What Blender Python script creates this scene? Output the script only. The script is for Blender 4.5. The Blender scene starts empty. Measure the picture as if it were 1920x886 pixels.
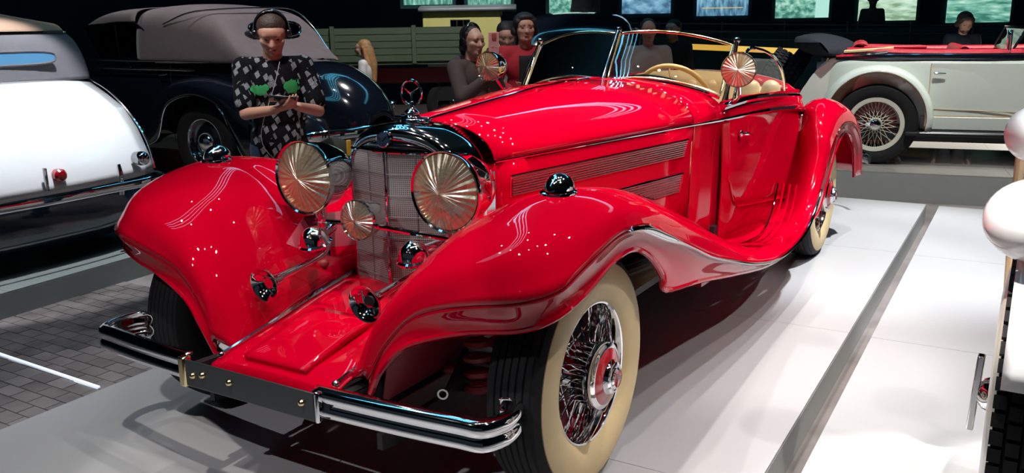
import bpy, bmesh, math, random
from math import sin, cos, pi, radians, sqrt
from mathutils import Vector, Matrix, noise
random.seed(7)
S = bpy.context.scene
COL = S.collection

# ---------------- camera ----------------
cam_d = bpy.data.cameras.new('camera'); cam = bpy.data.objects.new('camera', cam_d); COL.objects.link(cam)
cam_d.sensor_width = 36.0; cam_d.lens = 1650.3/1920*36.0; cam_d.clip_end = 100
CY, CP, CR = 0.5443029, 0.23916046, -0.01645522
f_ = Vector((-sin(CY)*cos(CP), cos(CY)*cos(CP), -sin(CP)))
r_ = f_.cross(Vector((0, 0, 1))).normalized(); u_ = r_.cross(f_)
r2 = cos(CR)*r_ + sin(CR)*u_; u2 = -sin(CR)*r_ + cos(CR)*u_
CAM = Vector((1.96243865, -2.34671743, 1.47039417))
cam.matrix_world = Matrix(((r2.x, u2.x, -f_.x, CAM.x), (r2.y, u2.y, -f_.y, CAM.y), (r2.z, u2.z, -f_.z, CAM.z), (0, 0, 0, 1)))
S.camera = cam

# ---------------- world, exposure, lights ----------------
w = bpy.data.worlds.new('hall'); S.world = w; w.use_nodes = True
w.node_tree.nodes['Background'].inputs[0].default_value = (.55, .8, 1, 1)
w.node_tree.nodes['Background'].inputs[1].default_value = .022
S.view_settings.view_transform = 'Standard'; S.view_settings.look = 'None'
S.view_settings.exposure = 0.12; S.view_settings.gamma = 1.0
S.cycles.max_bounces = 7; S.cycles.transparent_max_bounces = 12; S.cycles.caustics_reflective = False; S.cycles.caustics_refractive = False
S.cycles.sample_clamp_indirect = 4.0

def spot(loc, tgt, watts, deg=40, blend=.35, col=(1, .95, .9), rad=.05):
    l = bpy.data.lights.new('ceiling_and_fill_spot', 'SPOT'); l.energy = watts; l.spot_size = radians(deg); l.spot_blend = blend  # named alike for ceiling lamps and the added fill lights
    l.color = col; l.shadow_soft_size = rad
    o = bpy.data.objects.new('ceiling_and_fill_spot', l); COL.objects.link(o); o.location = loc
    o.rotation_euler = (Vector(tgt)-Vector(loc)).to_track_quat('-Z', 'Y').to_euler()
    return o
H = 5.2
# over the red car, plus added fill lights reaching its neighbours
spot((.3, -1.9, H), (.1, -.2, .6), 430, 44)
spot((1.2, -6.8, 4.4), (.1, 0, .95), 130, 13, .5)  # added from behind the camera to brighten the headlight reflectors
spot((-2.2, -6.4, 4.4), (-.1, 0, .95), 90, 13, .5)  # its added twin on the left, also for the reflectors
spot((-.7, -4.3, 5.0), (.0, -.45, .3), 420, 17, .2, (.97, .97, 1), .02)
spot((4.4, 1.0, 4.9), (.95, 1.3, .45), 460, 30, .5)  # added side light lifting the red flank and valance
spot((2.7, .1, H), (2.05, .3, 1.0), 1800, 13, .3)  # not on the red car: added to whiten the right foreground fender
spot((.9, -1.4, H), (2.0, .3, 1.0), 2000, 10, .3)  # second added light, whitening that fender from the left
spot((-3.4, .4, H), (-6.0, 2.6, .9), 420, 40)  # added to bring highlights onto the cabriolet's side
spot((-1.6, -1.2, H), (-.6, .1, .6), 120, 36)
spot((1.9, .2, H), (.8, .3, .6), 240, 40)
spot((.5, 1.0, H), (.2, 1.2, 1), 620, 40)
spot((-.8, 2.4, H), (0, 1.6, 1), 420, 40)
spot((1.5, 2.8, H), (.5, 2.6, .9), 520, 44)
# bright platform beside the rear wheel
spot((2.3, 4.4, H), (1.2, 3.7, 0), 2400, 36, .7, (.93, .97, 1))
spot((2.6, 1.6, H), (1.3, 1.3, 0), 420, 46, .6, (.96, .95, 1))
spot((3.2, -.6, H), (1.9, .6, 0), 300, 60, .6, (1, .93, .90))
# pale tail of the car on the left, cabriolet, man, tourer; added lights among them
spot((-2.6, 1.2, H), (-3.55, .9, .8), 1500, 24, .3, (.92, .95, 1))
spot((-2.6, 4.6, H), (-4.6, 4.1, 1.2), 820, 44)
spot((-.9, .0, H-.6), (-2.0, 1.5, 1.3), 330, 22)  # added for the man, whose skin came out too dark
spot((-2.8, -.9, H-.8), (-1.95, 1.45, 1.3), 260, 20)  # second added light on the man's face and arms
spot((1.6, 4.6, H+.4), (1.3, 6.8, .8), 1080, 50, .5, (.97, 1, .96))
spot((2.05, 12.4, 2.4), (1.2, 8.0, .1), 9000, 16, .5)  # added low lamp, not on the ceiling, brightening the strip beneath the tourer
spot((2.8, 7.2, H+.4), (1.5, 7.4, .8), 700, 60)
spot((-.6, 1.6, H), (-1.7, 3.4, 1.2), 330, 40)
spot((-3.4, 5.4, H+.6), (-5.3, 8.2, 1.2), 1300, 50)
spot((-3.0, -.8, H), (-2.5, -.5, 0), 420, 30, .8, (.88, .92, 1))
for k, (x, y) in enumerate([(-.9, -.9), (.9, -1.0), (-.4, .6), (1.1, 1.5), (-1.0, 1.6), (.2, 2.9), (1.3, -.2), (-2.0, .2), (-2.4, 2.6), (-1.5, 3.6), (.0, 4.6), (2.6, 3.2), (-4.2, 2.0), (-4.8, 4.4)]):
    spot((x, y, H-.1+.05*(k % 3)), (x*.8, y+.3, 0), 26, 75, .5, (1, .96, .95), .035)

# ---------------- materials ----------------
MT = {}
def nodes(name):
    m = bpy.data.materials.new(name); m.use_nodes = True; nt = m.node_tree
    return m, nt, nt.nodes['Principled BSDF']
def mat(name, col, rough=.5, metal=0, coat=0, spec=None, trans=0, ior=None, alpha=1, emit=None, es=1, var=0, vscale=8, bump=0, bscale=60, sheen=0, coat_rough=.03):
    m, nt, b = nodes(name)
    b.inputs['Base Color'].default_value = (*col, 1); b.inputs['Roughness'].default_value = rough; b.inputs['Metallic'].default_value = metal
    b.inputs['Coat Weight'].default_value = coat; b.inputs['Coat Roughness'].default_value = coat_rough
    if spec is not None: b.inputs['Specular IOR Level'].default_value = spec
    b.inputs['Transmission Weight'].default_value = trans
    if ior: b.inputs['IOR'].default_value = ior
    b.inputs['Alpha'].default_value = alpha
    if sheen: b.inputs['Sheen Weight'].default_value = sheen
    if emit: b.inputs['Emission Color'].default_value = (*emit, 1); b.inputs['Emission Strength'].default_value = es
    if var or bump:
        tc = nt.nodes.new('ShaderNodeTexCoord')
    if var:
        n = nt.nodes.new('ShaderNodeTexNoise'); n.inputs['Scale'].default_value = vscale; n.inputs['Detail'].default_value = 5
        nt.links.new(tc.outputs['Object'], n.inputs['Vector'])
        mx = nt.nodes.new('ShaderNodeMix'); mx.data_type = 'RGBA'
        mx.inputs['A'].default_value = (*[c*(1-var) for c in col], 1); mx.inputs['B'].default_value = (*[min(1, c*(1+var)) for c in col], 1)
        nt.links.new(n.outputs['Fac'], mx.inputs['Factor']); nt.links.new(mx.outputs['Result'], b.inputs['Base Color'])
    if bump:
        n2 = nt.nodes.new('ShaderNodeTexNoise'); n2.inputs['Scale'].default_value = bscale; n2.inputs['Detail'].default_value = 3
        nt.links.new(tc.outputs['Object'], n2.inputs['Vector'])
        bp = nt.nodes.new('ShaderNodeBump'); bp.inputs['Strength'].default_value = bump; bp.inputs['Distance'].default_value = .01
        nt.links.new(n2.outputs['Fac'], bp.inputs['Height']); nt.links.new(bp.outputs['Normal'], b.inputs['Normal'])
    MT[name] = m
    return m
mat('red_paint', (.47, .0, .014), .5, 0, 1, spec=0, var=.03, vscale=3, coat_rough=.015)
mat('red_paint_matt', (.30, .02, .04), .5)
mat('chrome', (.86, .86, .88), .05, 1, var=.03, vscale=30)
mat('bar_grey', (.16, .15, .15), .5, .3)
mat('chrome_dull', (.5, .5, .5), .22, 1)
mat('brass_chrome', (.95, .74, .42), .16, 1)
mat('reflector_gold', (1, .80, .50), .25, .9)
mat('reflector', (.97, .88, .68), .22, .95)
mat('rubber', (.008, .008, .010), .75, spec=.3, bump=.12, bscale=90)
mat('whitewall', (.62, .47, .25), .5, var=.08, vscale=14)
mat('rim_cream', (.62, .60, .50), .35, 0, .5)
mat('black_paint', (.004, .006, .012), .12, 0, 1)
mat('navy_paint', (.006, .012, .024), .1, 0, 1)
mat('white_paint', (.80, .80, .80), .25, 0, 1, var=.02)
mat('ivory_paint', (.62, .67, .61), .28, 0, .8, var=.03)
mat('tan_paint', (.50, .35, .21), .5, var=.08)  # tan of the fender linings, beads and lamp stay
mat('leather', (.80, .58, .30), .42, var=.08, bump=.15, bscale=50)
mat('red_leather', (.55, .02, .04), .4, var=.1, bump=.2, bscale=40)
mat('dark_metal', (.02, .02, .022), .45, .4)
mat('plate', (.035, .04, .042), .35, .3, .4)
mat('spring_red', (.24, .02, .022), .45)
mat('top_cloth', (.115, .088, .095), .9, var=.18, vscale=12, bump=.3, bscale=200, sheen=.2)
mat('top_cloth_grey', (.15, .145, .155), .9, var=.1, vscale=12, bump=.3, bscale=220)
mat('top_cloth_beige', (.50, .32, .22), .85, var=.1, bump=.3, bscale=220)
mat('navy_cloth', (.007, .010, .018), .85, var=.3, vscale=9, bump=.5, bscale=25)
mat('green_paint', (.055, .078, .045), .6, 0, .3, var=.15, vscale=5)
mat('yellow_paint', (.50, .47, .16), .6, var=.06, vscale=4)
mat('roof_grey', (.16, .18, .19), .5)
mat('platform_top', (.40, .395, .40), .32, 0, .15, var=.03, vscale=1.6, bump=.03, bscale=4)
mat('platform_side', (.34, .35, .34), .45, var=.04)
mat('platform_grey', (.16, .18, .17), .35, var=.08, vscale=3)
mat('platform_gloss', (.30, .29, .26), .14, 0, .6, var=.1, vscale=2)
mat('wall_dark', (.022, .052, .062), .95, spec=.05, var=.2, vscale=1)
mat('rail_dark', (.02, .03, .035), .5)
mat('yellow_strip', (.9, .6, .15), .5, emit=(1, .62, .12), es=.75)
mat('lit_line', (.8, .85, .9), .5, emit=(.75, .85, 1), es=.7)
mat('cyan_tube', (.2, .6, .8), .5, emit=(.12, .55, .85), es=5)
mat('tail_red', (.35, .005, .01), .15, 0, 1)
mat('enamel_red', (.45, .008, .02), .2, 0, 1)
mat('enamel_blue', (.03, .05, .10), .2, .3, 1)
mat('bulb_glass', (.9, .9, .85), .1)
mat('skin', (.52, .27, .19), .5, var=.06, vscale=20)
mat('skin_pale', (.55, .32, .24), .5, var=.05, vscale=20)
mat('hair_dark', (.010, .007, .006), .55, var=.4, vscale=60, bump=.5, bscale=90)
mat('hair_brown', (.045, .022, .014), .55, var=.4, vscale=60, bump=.5, bscale=90)
mat('hair_blond', (.50, .25, .10), .5, var=.45, vscale=26, bump=.5, bscale=70)
mat('eye', (.05, .04, .035), .2)
mat('lips', (.36, .10, .08), .45)
mat('denim', (.018, .045, .09), .85, var=.2, vscale=30)
mat('black_cloth', (.012, .012, .014), .9, bump=.3, bscale=12)
mat('navy_polo', (.008, .014, .028), .9, bump=.3, bscale=12)
mat('hoodie', (.075, .05, .045), .9, var=.15, vscale=6, bump=.6, bscale=9)
mat('red_jacket', (.42, .012, .025), .8, bump=.5, bscale=9)
mat('grey_shirt', (.22, .20, .17), .9, bump=.4, bscale=10)
mat('white_blouse', (.62, .58, .58), .8, bump=.4, bscale=12)
mat('phone_black', (.01, .01, .012), .15, 0, .5)
mat('phone_pink', (.70, .35, .38), .3)
mat('phone_screen', (.1, .4, .45), .3, emit=(.1, .5, .55), es=.25)
mat('cable_white', (.4, .4, .42), .5)
mat('yellow_cloth', (.6, .35, .03), .6)
mat('bag_olive', (.035, .04, .028), .85)

def glass(name, tint, gl=.09, rough=0.0):
    # thin pane: mostly clear, tinted, with a Fresnel reflection
    m = bpy.data.materials.new(name); m.use_nodes = True; nt = m.node_tree; nt.nodes.clear()
    out = nt.nodes.new('ShaderNodeOutputMaterial'); mx = nt.nodes.new('ShaderNodeMixShader')
    t = nt.nodes.new('ShaderNodeBsdfTransparent'); t.inputs[0].default_value = (*tint, 1)
    g = nt.nodes.new('ShaderNodeBsdfGlossy'); g.inputs['Roughness'].default_value = rough
    fr = nt.nodes.new('ShaderNodeFresnel'); fr.inputs[0].default_value = 1.5
    nt.links.new(fr.outputs[0], mx.inputs[0]); nt.links.new(t.outputs[0], mx.inputs[1]); nt.links.new(g.outputs[0], mx.inputs[2]); nt.links.new(mx.outputs[0], out.inputs[0])
    MT[name] = m
glass('pane', (.80, .72, .58)); glass('pane_clear', (.9, .92, .9)); glass('pane_dark', (.18, .24, .25)); 
def radial_bump(nt, freq, strength, dist):
    tc = nt.nodes.new('ShaderNodeTexCoord'); g = nt.nodes.new('ShaderNodeTexGradient'); g.gradient_type = 'RADIAL'; nt.links.new(tc.outputs['Object'], g.inputs[0])
    m = nt.nodes.new('ShaderNodeMath'); m.operation = 'MULTIPLY'; m.inputs[1].default_value = 2*pi*freq; nt.links.new(g.outputs['Fac'], m.inputs[0])
    s = nt.nodes.new('ShaderNodeMath'); s.operation = 'SINE'; nt.links.new(m.outputs[0], s.inputs[0])
    m2 = nt.nodes.new('ShaderNodeMath'); m2.operation = 'MULTIPLY'; m2.inputs[1].default_value = 2*pi*round(freq*.38); nt.links.new(g.outputs['Fac'], m2.inputs[0])
    s2 = nt.nodes.new('ShaderNodeMath'); s2.operation = 'SINE'; nt.links.new(m2.outputs[0], s2.inputs[0])
    ad = nt.nodes.new('ShaderNodeMath'); ad.operation = 'ADD'; nt.links.new(s.outputs[0], ad.inputs[0]); nt.links.new(s2.outputs[0], ad.inputs[1])
    b = nt.nodes.new('ShaderNodeBump'); b.inputs['Strength'].default_value = strength; b.inputs['Distance'].default_value = dist; nt.links.new(ad.outputs[0], b.inputs['Height']); return b
for nm_ in ('reflector', 'reflector_gold'):
    nt = MT[nm_].node_tree; nt.links.new(radial_bump(nt, 31, .35, .004).outputs[0], nt.nodes['Principled BSDF'].inputs['Normal'])
def lens_mat(name, tint, kd=.10, kg=.34):
    # pressed ribbed glass: part clear, part scattering, part glossy
    m = bpy.data.materials.new(name); m.use_nodes = True; nt = m.node_tree; nt.nodes.clear(); L = nt.links.new
    out = nt.nodes.new('ShaderNodeOutputMaterial'); t = nt.nodes.new('ShaderNodeBsdfTransparent'); t.inputs[0].default_value = (*tint, 1)
    g = nt.nodes.new('ShaderNodeBsdfGlossy'); g.inputs['Roughness'].default_value = .22; g.inputs[0].default_value = (1, .97, .86, 1)
    d = nt.nodes.new('ShaderNodeBsdfDiffuse'); d.inputs[0].default_value = (*tint, 1)
    b = radial_bump(nt, 27, .45, .005); L(b.outputs[0], g.inputs['Normal']); L(b.outputs[0], d.inputs['Normal'])
    m1 = nt.nodes.new('ShaderNodeMixShader'); m1.inputs[0].default_value = kd/(kd+kg); L(g.outputs[0], m1.inputs[1]); L(d.outputs[0], m1.inputs[2])
    m2 = nt.nodes.new('ShaderNodeMixShader'); m2.inputs[0].default_value = kd+kg; L(t.outputs[0], m2.inputs[1]); L(m1.outputs[0], m2.inputs[2])
    g2 = nt.nodes.new('ShaderNodeBsdfGlossy'); g2.inputs['Roughness'].default_value = .02; m3 = nt.nodes.new('ShaderNodeMixShader'); m3.inputs[0].default_value = .16; L(m2.outputs[0], m3.inputs[1]); L(g2.outputs[0], m3.inputs[2]); L(m3.outputs[0], out.inputs[0])
    MT[name] = m
lens_mat('lens', (.86, .80, .62)); lens_mat('lens_gold', (1, .72, .36), .28, .42)
mat('pane_blue_reflection', (.12, .32, .55), .1, 0, .5, emit=(.16, .42, .72), es=.0)  # a reflection's blue put into the rear window's base colour

def fluted(name):
    m, nt, b = nodes(name); b.inputs['Base Color'].default_value = (1, .97, .88, 1); b.inputs['Roughness'].default_value = .04
    b.inputs['Transmission Weight'].default_value = 1; b.inputs['IOR'].default_value = 1.2
    tc = nt.nodes.new('ShaderNodeTexCoord'); wv = nt.nodes.new('ShaderNodeTexWave'); wv.bands_direction = 'X'; wv.inputs['Scale'].default_value = 9
    nt.links.new(tc.outputs['Object'], wv.inputs['Vector']); bp = nt.nodes.new('ShaderNodeBump'); bp.inputs['Strength'].default_value = .35; bp.inputs['Distance'].default_value = .01
    nt.links.new(wv.outputs['Fac'], bp.inputs['Height']); nt.links.new(bp.outputs['Normal'], b.inputs['Normal']); MT[name] = m
fluted('fluted_glass')

def mesh_mat():
    m, nt, b = nodes('grille_mesh'); b.inputs['Metallic'].default_value = .5; b.inputs['Roughness'].default_value = .45
    tc = nt.nodes.new('ShaderNodeTexCoord'); mp = nt.nodes.new('ShaderNodeMapping'); mp.inputs['Scale'].default_value = (1, 1, 1)
    nt.links.new(tc.outputs['Object'], mp.inputs['Vector'])
    wx = nt.nodes.new('ShaderNodeTexWave'); wx.bands_direction = 'X'; wx.inputs['Scale'].default_value = 44
    wz = nt.nodes.new('ShaderNodeTexWave'); wz.bands_direction = 'Z'; wz.inputs['Scale'].default_value = 44
    for n in (wx, wz): nt.links.new(mp.outputs[0], n.inputs['Vector'])
    mm = nt.nodes.new('ShaderNodeMath'); mm.operation = 'MAXIMUM'; nt.links.new(wx.outputs['Fac'], mm.inputs[0]); nt.links.new(wz.outputs['Fac'], mm.inputs[1])
    cr = nt.nodes.new('ShaderNodeValToRGB'); cr.color_ramp.elements[0].position = .4; cr.color_ramp.elements[0].color = (.08, .07, .07, 1)
    cr.color_ramp.elements[1].position = .9; cr.color_ramp.elements[1].color = (.34, .31, .31, 1)
    nt.links.new(mm.outputs[0], cr.inputs[0]); nt.links.new(cr.outputs[0], b.inputs['Base Color'])
    bp = nt.nodes.new('ShaderNodeBump'); bp.inputs['Strength'].default_value = .15; bp.inputs['Distance'].default_value = .002
    nt.links.new(mm.outputs[0], bp.inputs['Height']); nt.links.new(bp.outputs['Normal'], b.inputs['Normal']); MT['grille_mesh'] = m
mesh_mat()

def stone_mat():
    m, nt, b = nodes('floor_block'); tc = nt.nodes.new('ShaderNodeTexCoord')
    oi = nt.nodes.new('ShaderNodeObjectInfo'); n = nt.nodes.new('ShaderNodeTexNoise'); n.inputs['Scale'].default_value = 6
    g = nt.nodes.new('ShaderNodeNewGeometry'); nt.links.new(g.outputs['Position'], n.inputs['Vector'])
    a = nt.nodes.new('ShaderNodeMath'); a.operation = 'MULTIPLY_ADD'; a.inputs[1].default_value = .45; nt.links.new(oi.outputs['Random'], a.inputs[0]); nt.links.new(n.outputs['Fac'], a.inputs[2])
    cr = nt.nodes.new('ShaderNodeValToRGB'); cr.color_ramp.elements[0].position = .3; cr.color_ramp.elements[0].color = (.07, .06, .058, 1); cr.color_ramp.elements[1].position = 1.0; cr.color_ramp.elements[1].color = (.22, .19, .18, 1)
    nt.links.new(a.outputs[0], cr.inputs[0]); nt.links.new(cr.outputs[0], b.inputs['Base Color']); b.inputs['Roughness'].default_value = .28; MT['floor_block'] = m
stone_mat()

def shirt_mat():
    # black cotton with scattered small grey patches and two green blotches on the chest
    m, nt, b = nodes('print_shirt'); b.inputs['Specular IOR Level'].default_value = .1; b.inputs['Roughness'].default_value = .9
    tc = nt.nodes.new('ShaderNodeTexCoord'); v = nt.nodes.new('ShaderNodeTexVoronoi'); v.distance = 'CHEBYCHEV'; v.inputs['Scale'].default_value = 21; v.inputs['Randomness'].default_value = .75
    mp = nt.nodes.new('ShaderNodeMapping'); mp.inputs['Rotation'].default_value = (.2, .5, .3); mp.inputs['Scale'].default_value = (1.15, 1, .8)
    nt.links.new(tc.outputs['Object'], mp.inputs[0]); nt.links.new(mp.outputs[0], v.inputs['Vector'])
    lt = nt.nodes.new('ShaderNodeMath'); lt.operation = 'LESS_THAN'; lt.inputs[1].default_value = .30; nt.links.new(v.outputs['Distance'], lt.inputs[0])
    n = nt.nodes.new('ShaderNodeTexNoise'); n.inputs['Scale'].default_value = 120; nt.links.new(tc.outputs['Object'], n.inputs['Vector'])
    mu = nt.nodes.new('ShaderNodeMath'); mu.operation = 'MULTIPLY'; nt.links.new(lt.outputs[0], mu.inputs[0]); nt.links.new(n.outputs['Fac'], mu.inputs[1])
    mx = nt.nodes.new('ShaderNodeMix'); mx.data_type = 'RGBA'; mx.inputs['A'].default_value = (.006, .006, .008, 1); mx.inputs['B'].default_value = (.40, .42, .45, 1)
    nt.links.new(mu.outputs[0], mx.inputs['Factor'])
    last = mx.outputs['Result']
    for cx, cz, sx, sz in ((.085, 1.275, .050, .045), (-.10, 1.265, .058, .035)):
        sep = nt.nodes.new('ShaderNodeVectorMath'); sep.operation = 'SUBTRACT'; sep.inputs[1].default_value = (cx, -.15, cz)
        nt.links.new(tc.outputs['Object'], sep.inputs[0])
        sc = nt.nodes.new('ShaderNodeVectorMath'); sc.operation = 'MULTIPLY'; sc.inputs[1].default_value = (1/sx, 3.5, 1/sz); nt.links.new(sep.outputs[0], sc.inputs[0])
        ln = nt.nodes.new('ShaderNodeVectorMath'); ln.operation = 'LENGTH'; nt.links.new(sc.outputs[0], ln.inputs[0])
        nz = nt.nodes.new('ShaderNodeTexNoise'); nz.inputs['Scale'].default_value = 28; nt.links.new(tc.outputs['Object'], nz.inputs['Vector'])
        ad = nt.nodes.new('ShaderNodeMath'); ad.operation = 'MULTIPLY_ADD'; ad.inputs[1].default_value = 1.6; nt.links.new(nz.outputs['Fac'], ad.inputs[0]); nt.links.new(ln.outputs['Value'], ad.inputs[2])
        l2 = nt.nodes.new('ShaderNodeMath'); l2.operation = 'LESS_THAN'; l2.inputs[1].default_value = 1.75; nt.links.new(ad.outputs[0], l2.inputs[0])
        m2 = nt.nodes.new('ShaderNodeMix'); m2.data_type = 'RGBA'; m2.inputs['B'].default_value = (.06, .42, .14, 1); nt.links.new(last, m2.inputs['A']); nt.links.new(l2.outputs[0], m2.inputs['Factor']); last = m2.outputs['Result']
    nt.links.new(last, b.inputs['Base Color']); MT['print_shirt'] = m
shirt_mat()

def picture_mat(name, c0, c1, c2, kind, seed, es=.85):
    # backlit transparency: a soft landscape of horizon, ground and vertical shapes
    m, nt, b = nodes(name); tc = nt.nodes.new('ShaderNodeTexCoord'); sp = nt.nodes.new('ShaderNodeSeparateXYZ'); nt.links.new(tc.outputs['Generated'], sp.inputs[0])
    mp = nt.nodes.new('ShaderNodeMapping'); mp.inputs['Location'].default_value = (seed*3.1, 0, seed)
    mp.inputs['Scale'].default_value = {'town': (14, 1, 4), 'crowd': (9, 1, 12), 'field': (3, 1, 14), 'sea': (4, 1, 7)}[kind]
    nt.links.new(tc.outputs['Generated'], mp.inputs[0])
    n = nt.nodes.new('ShaderNodeTexNoise'); n.inputs['Scale'].default_value = 1; n.inputs['Detail'].default_value = 6; nt.links.new(mp.outputs[0], n.inputs['Vector'])
    ad = nt.nodes.new('ShaderNodeMath'); ad.operation = 'MULTIPLY_ADD'; ad.inputs[1].default_value = .35; nt.links.new(sp.outputs['Z'], ad.inputs[0]); nt.links.new(n.outputs['Fac'], ad.inputs[2])
    cr = nt.nodes.new('ShaderNodeValToRGB'); e = cr.color_ramp.elements; e[0].position = .45; e[0].color = (*c0, 1); e[1].position = .80; e[1].color = (*c2, 1); x = e.new(.6); x.color = (*c1, 1)
    nt.links.new(ad.outputs[0], cr.inputs[0]); nt.links.new(cr.outputs[0], b.inputs['Emission Color']); b.inputs['Emission Strength'].default_value = es; b.inputs['Base Color'].default_value = (0, 0, 0, 1)
    b.inputs['Roughness'].default_value = .4
    MT[name] = m

# ---------------- geometry helpers ----------------
def cr_interp(P, n, closed=False):
    P = [Vector(p) for p in P]; N = len(P); out = []
    seg = N if closed else N-1
    for i in range(seg):
        if closed: a, b, c, d = P[(i-1) % N], P[i], P[(i+1) % N], P[(i+2) % N]
        else: a, b, c, d = P[max(i-1, 0)], P[i], P[i+1], P[min(i+2, N-1)]
        if not closed and i == 0: a = 2*b-c
        if not closed and i == N-2: d = 2*c-b
        for k in range(n):
            t = k/n; t2 = t*t; t3 = t2*t
            out.append(.5*((2*b)+(c-a)*t+(2*a-5*b+4*c-d)*t2+(3*b-a-3*c+d)*t3))
    if not closed: out.append(P[-1].copy())
    return out
def frame(o, z, x=None):
    z = Vector(z).normalized(); x = Vector(x) if x else (Vector((0, 0, 1)) if abs(z.z) < .9 else Vector((1, 0, 0)))
    y = z.cross(x).normalized(); x = y.cross(z)
    return Matrix(((x.x, y.x, z.x, o[0]), (x.y, y.y, z.y, o[1]), (x.z, y.z, z.z, o[2]), (0, 0, 0, 1)))
class B:
    def __init__(s): s.v = []; s.f = []
    def add(s, v, f, M=None):
        n = len(s.v); s.v += [(M @ Vector(p)) if M else Vector(p) for p in v]; s.f += [tuple(i+n for i in q) for q in f]; return s
    def box(s, c, d, M=None, rz=0):
        a, b, h = d[0]/2, d[1]/2, d[2]/2; R = Matrix.Translation(c) @ Matrix.Rotation(rz, 4, 'Z')
        if M: R = M @ R
        return s.add([(x, y, z) for z in (-h, h) for y in (-b, b) for x in (-a, a)], [(0, 2, 3, 1), (4, 5, 7, 6), (0, 1, 5, 4), (2, 6, 7, 3), (0, 4, 6, 2), (1, 3, 7, 5)], R)
    def bar(s, p, q, wd, ht, up=(0, 0, 1)):
        p, q = Vector(p), Vector(q); z = (q-p).normalized(); y = Vector(up); x = y.cross(z).normalized(); y = z.cross(x); L = (q-p).length
        M = Matrix(((x.x, y.x, z.x, p.x), (x.y, y.y, z.y, p.y), (x.z, y.z, z.z, p.z), (0, 0, 0, 1)))
        return s.box((0, 0, L/2), (wd, ht, L), M)
    def lathe(s, prof, M=None, n=40, a0=0, a1=2*pi):
        full = abs(a1-a0-2*pi) < 1e-6; cnt = n if full else n+1; v = []
        for k in range(cnt):
            a = a0+(a1-a0)*k/n
            for r, h in prof: v.append((r*cos(a), r*sin(a), h))
        m = len(prof); f = []
        for k in range(n):
            k2 = (k+1) % cnt
            for j in range(m-1): f.append((k*m+j, k2*m+j, k2*m+j+1, k*m+j+1))
        return s.add(v, f, M)
    def tube(s, P, r, n=10, closed=False, flat=None, caps=True):
        P = [Vector(p) for p in P]; N = len(P); v = []; f = []; R = r if isinstance(r, (list, tuple)) else [r]*N
        up = None
        for i in range(N):
            t = (P[(i+1) % N]-P[i-1]) if closed else (P[min(i+1, N-1)]-P[max(i-1, 0)])
            t.normalize()
            if up is None: up = Vector((0, 0, 1)) if abs(t.z) < .9 else Vector((1, 0, 0))
            a = (up - t*up.dot(t)).normalized(); up = a; b = t.cross(a)
            for k in range(n):
                an = 2*pi*k/n; fx = flat if flat else 1
                v.append(P[i]+R[i]*(a*cos(an)+b*sin(an)*fx))
        for i in range(N if closed else N-1):
            for k in range(n):
                i2 = (i+1) % N; f.append((i*n+k, i*n+(k+1) % n, i2*n+(k+1) % n, i2*n+k))
        if not closed and caps: f.append(tuple(range(n-1, -1, -1))); f.append(tuple((N-1)*n+k for k in range(n)))
        return s.add(v, f)
    def ball(s, c, r, nu=20, nv=12, M=None):
        rx, ry, rz = r if isinstance(r, (tuple, list)) else (r, r, r); v = []; f = []
        v.append((c[0], c[1], c[2]+rz))
        for j in range(1, nv):
            t = pi*j/nv
            for k in range(nu): a = 2*pi*k/nu; v.append((c[0]+rx*sin(t)*cos(a), c[1]+ry*sin(t)*sin(a), c[2]+rz*cos(t)))
        v.append((c[0], c[1], c[2]-rz)); L = len(v)-1
        for k in range(nu):
            f.append((0, 1+k, 1+(k+1) % nu)); f.append((L, L-nu+(k+1) % nu, L-nu+k))
            for j in range(nv-2): a = 1+j*nu; f.append((a+k, a+nu+k, a+nu+(k+1) % nu, a+(k+1) % nu))
        return s.add(v, f, M)
    def cap(s, p, q, r0, r1, n=14):
        p, q = Vector(p), Vector(q); L = (q-p).length
        if L < 1e-6: return s.ball(p, r0)
        prof = [(r0*sin(a), -r0*cos(a)) for a in [pi/2*k/5 for k in range(6)]]+[(r1*cos(a), L+r1*sin(a)) for a in [pi/2*k/5 for k in range(6)]]
        return s.lathe(prof, frame(p, q-p), n)
    def grid(s, G, closed_u=False, closed_v=False):
        nu = len(G); nv = len(G[0]); f = []
        for i in range(nu if closed_u else nu-1):
            for j in range(nv if closed_v else nv-1):
                i2 = (i+1) % nu; j2 = (j+1) % nv; f.append((i*nv+j, i*nv+j2, i2*nv+j2, i2*nv+j))
        return s.add([p for r in G for p in r], f)
    def patch(s, G, a=4, b=4):
        # Catmull-Rom surface through the control grid G[i][j]
        rows = [cr_interp(r, b) for r in G]; cols = [cr_interp([r[j] for r in rows], a) for j in range(len(rows[0]))]
        return s.grid([[cols[j][i] for j in range(len(cols))] for i in range(len(cols[0]))])
    def prism(s, pts, z0, z1, M=None):
        n = len(pts); v = [(x, y, z0) for x, y in pts]+[(x, y, z1) for x, y in pts]
        f = [tuple(range(n-1, -1, -1)), tuple(range(n, 2*n))]+[(k, (k+1) % n, n+(k+1) % n, n+k) for k in range(n)]
        return s.add(v, f, M)
    def mirror(s):
        n = len(s.v); s.v += [Vector((-p.x, p.y, p.z)) for p in s.v]; s.f += [tuple(i+n for i in reversed(q)) for q in s.f]; return s
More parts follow.
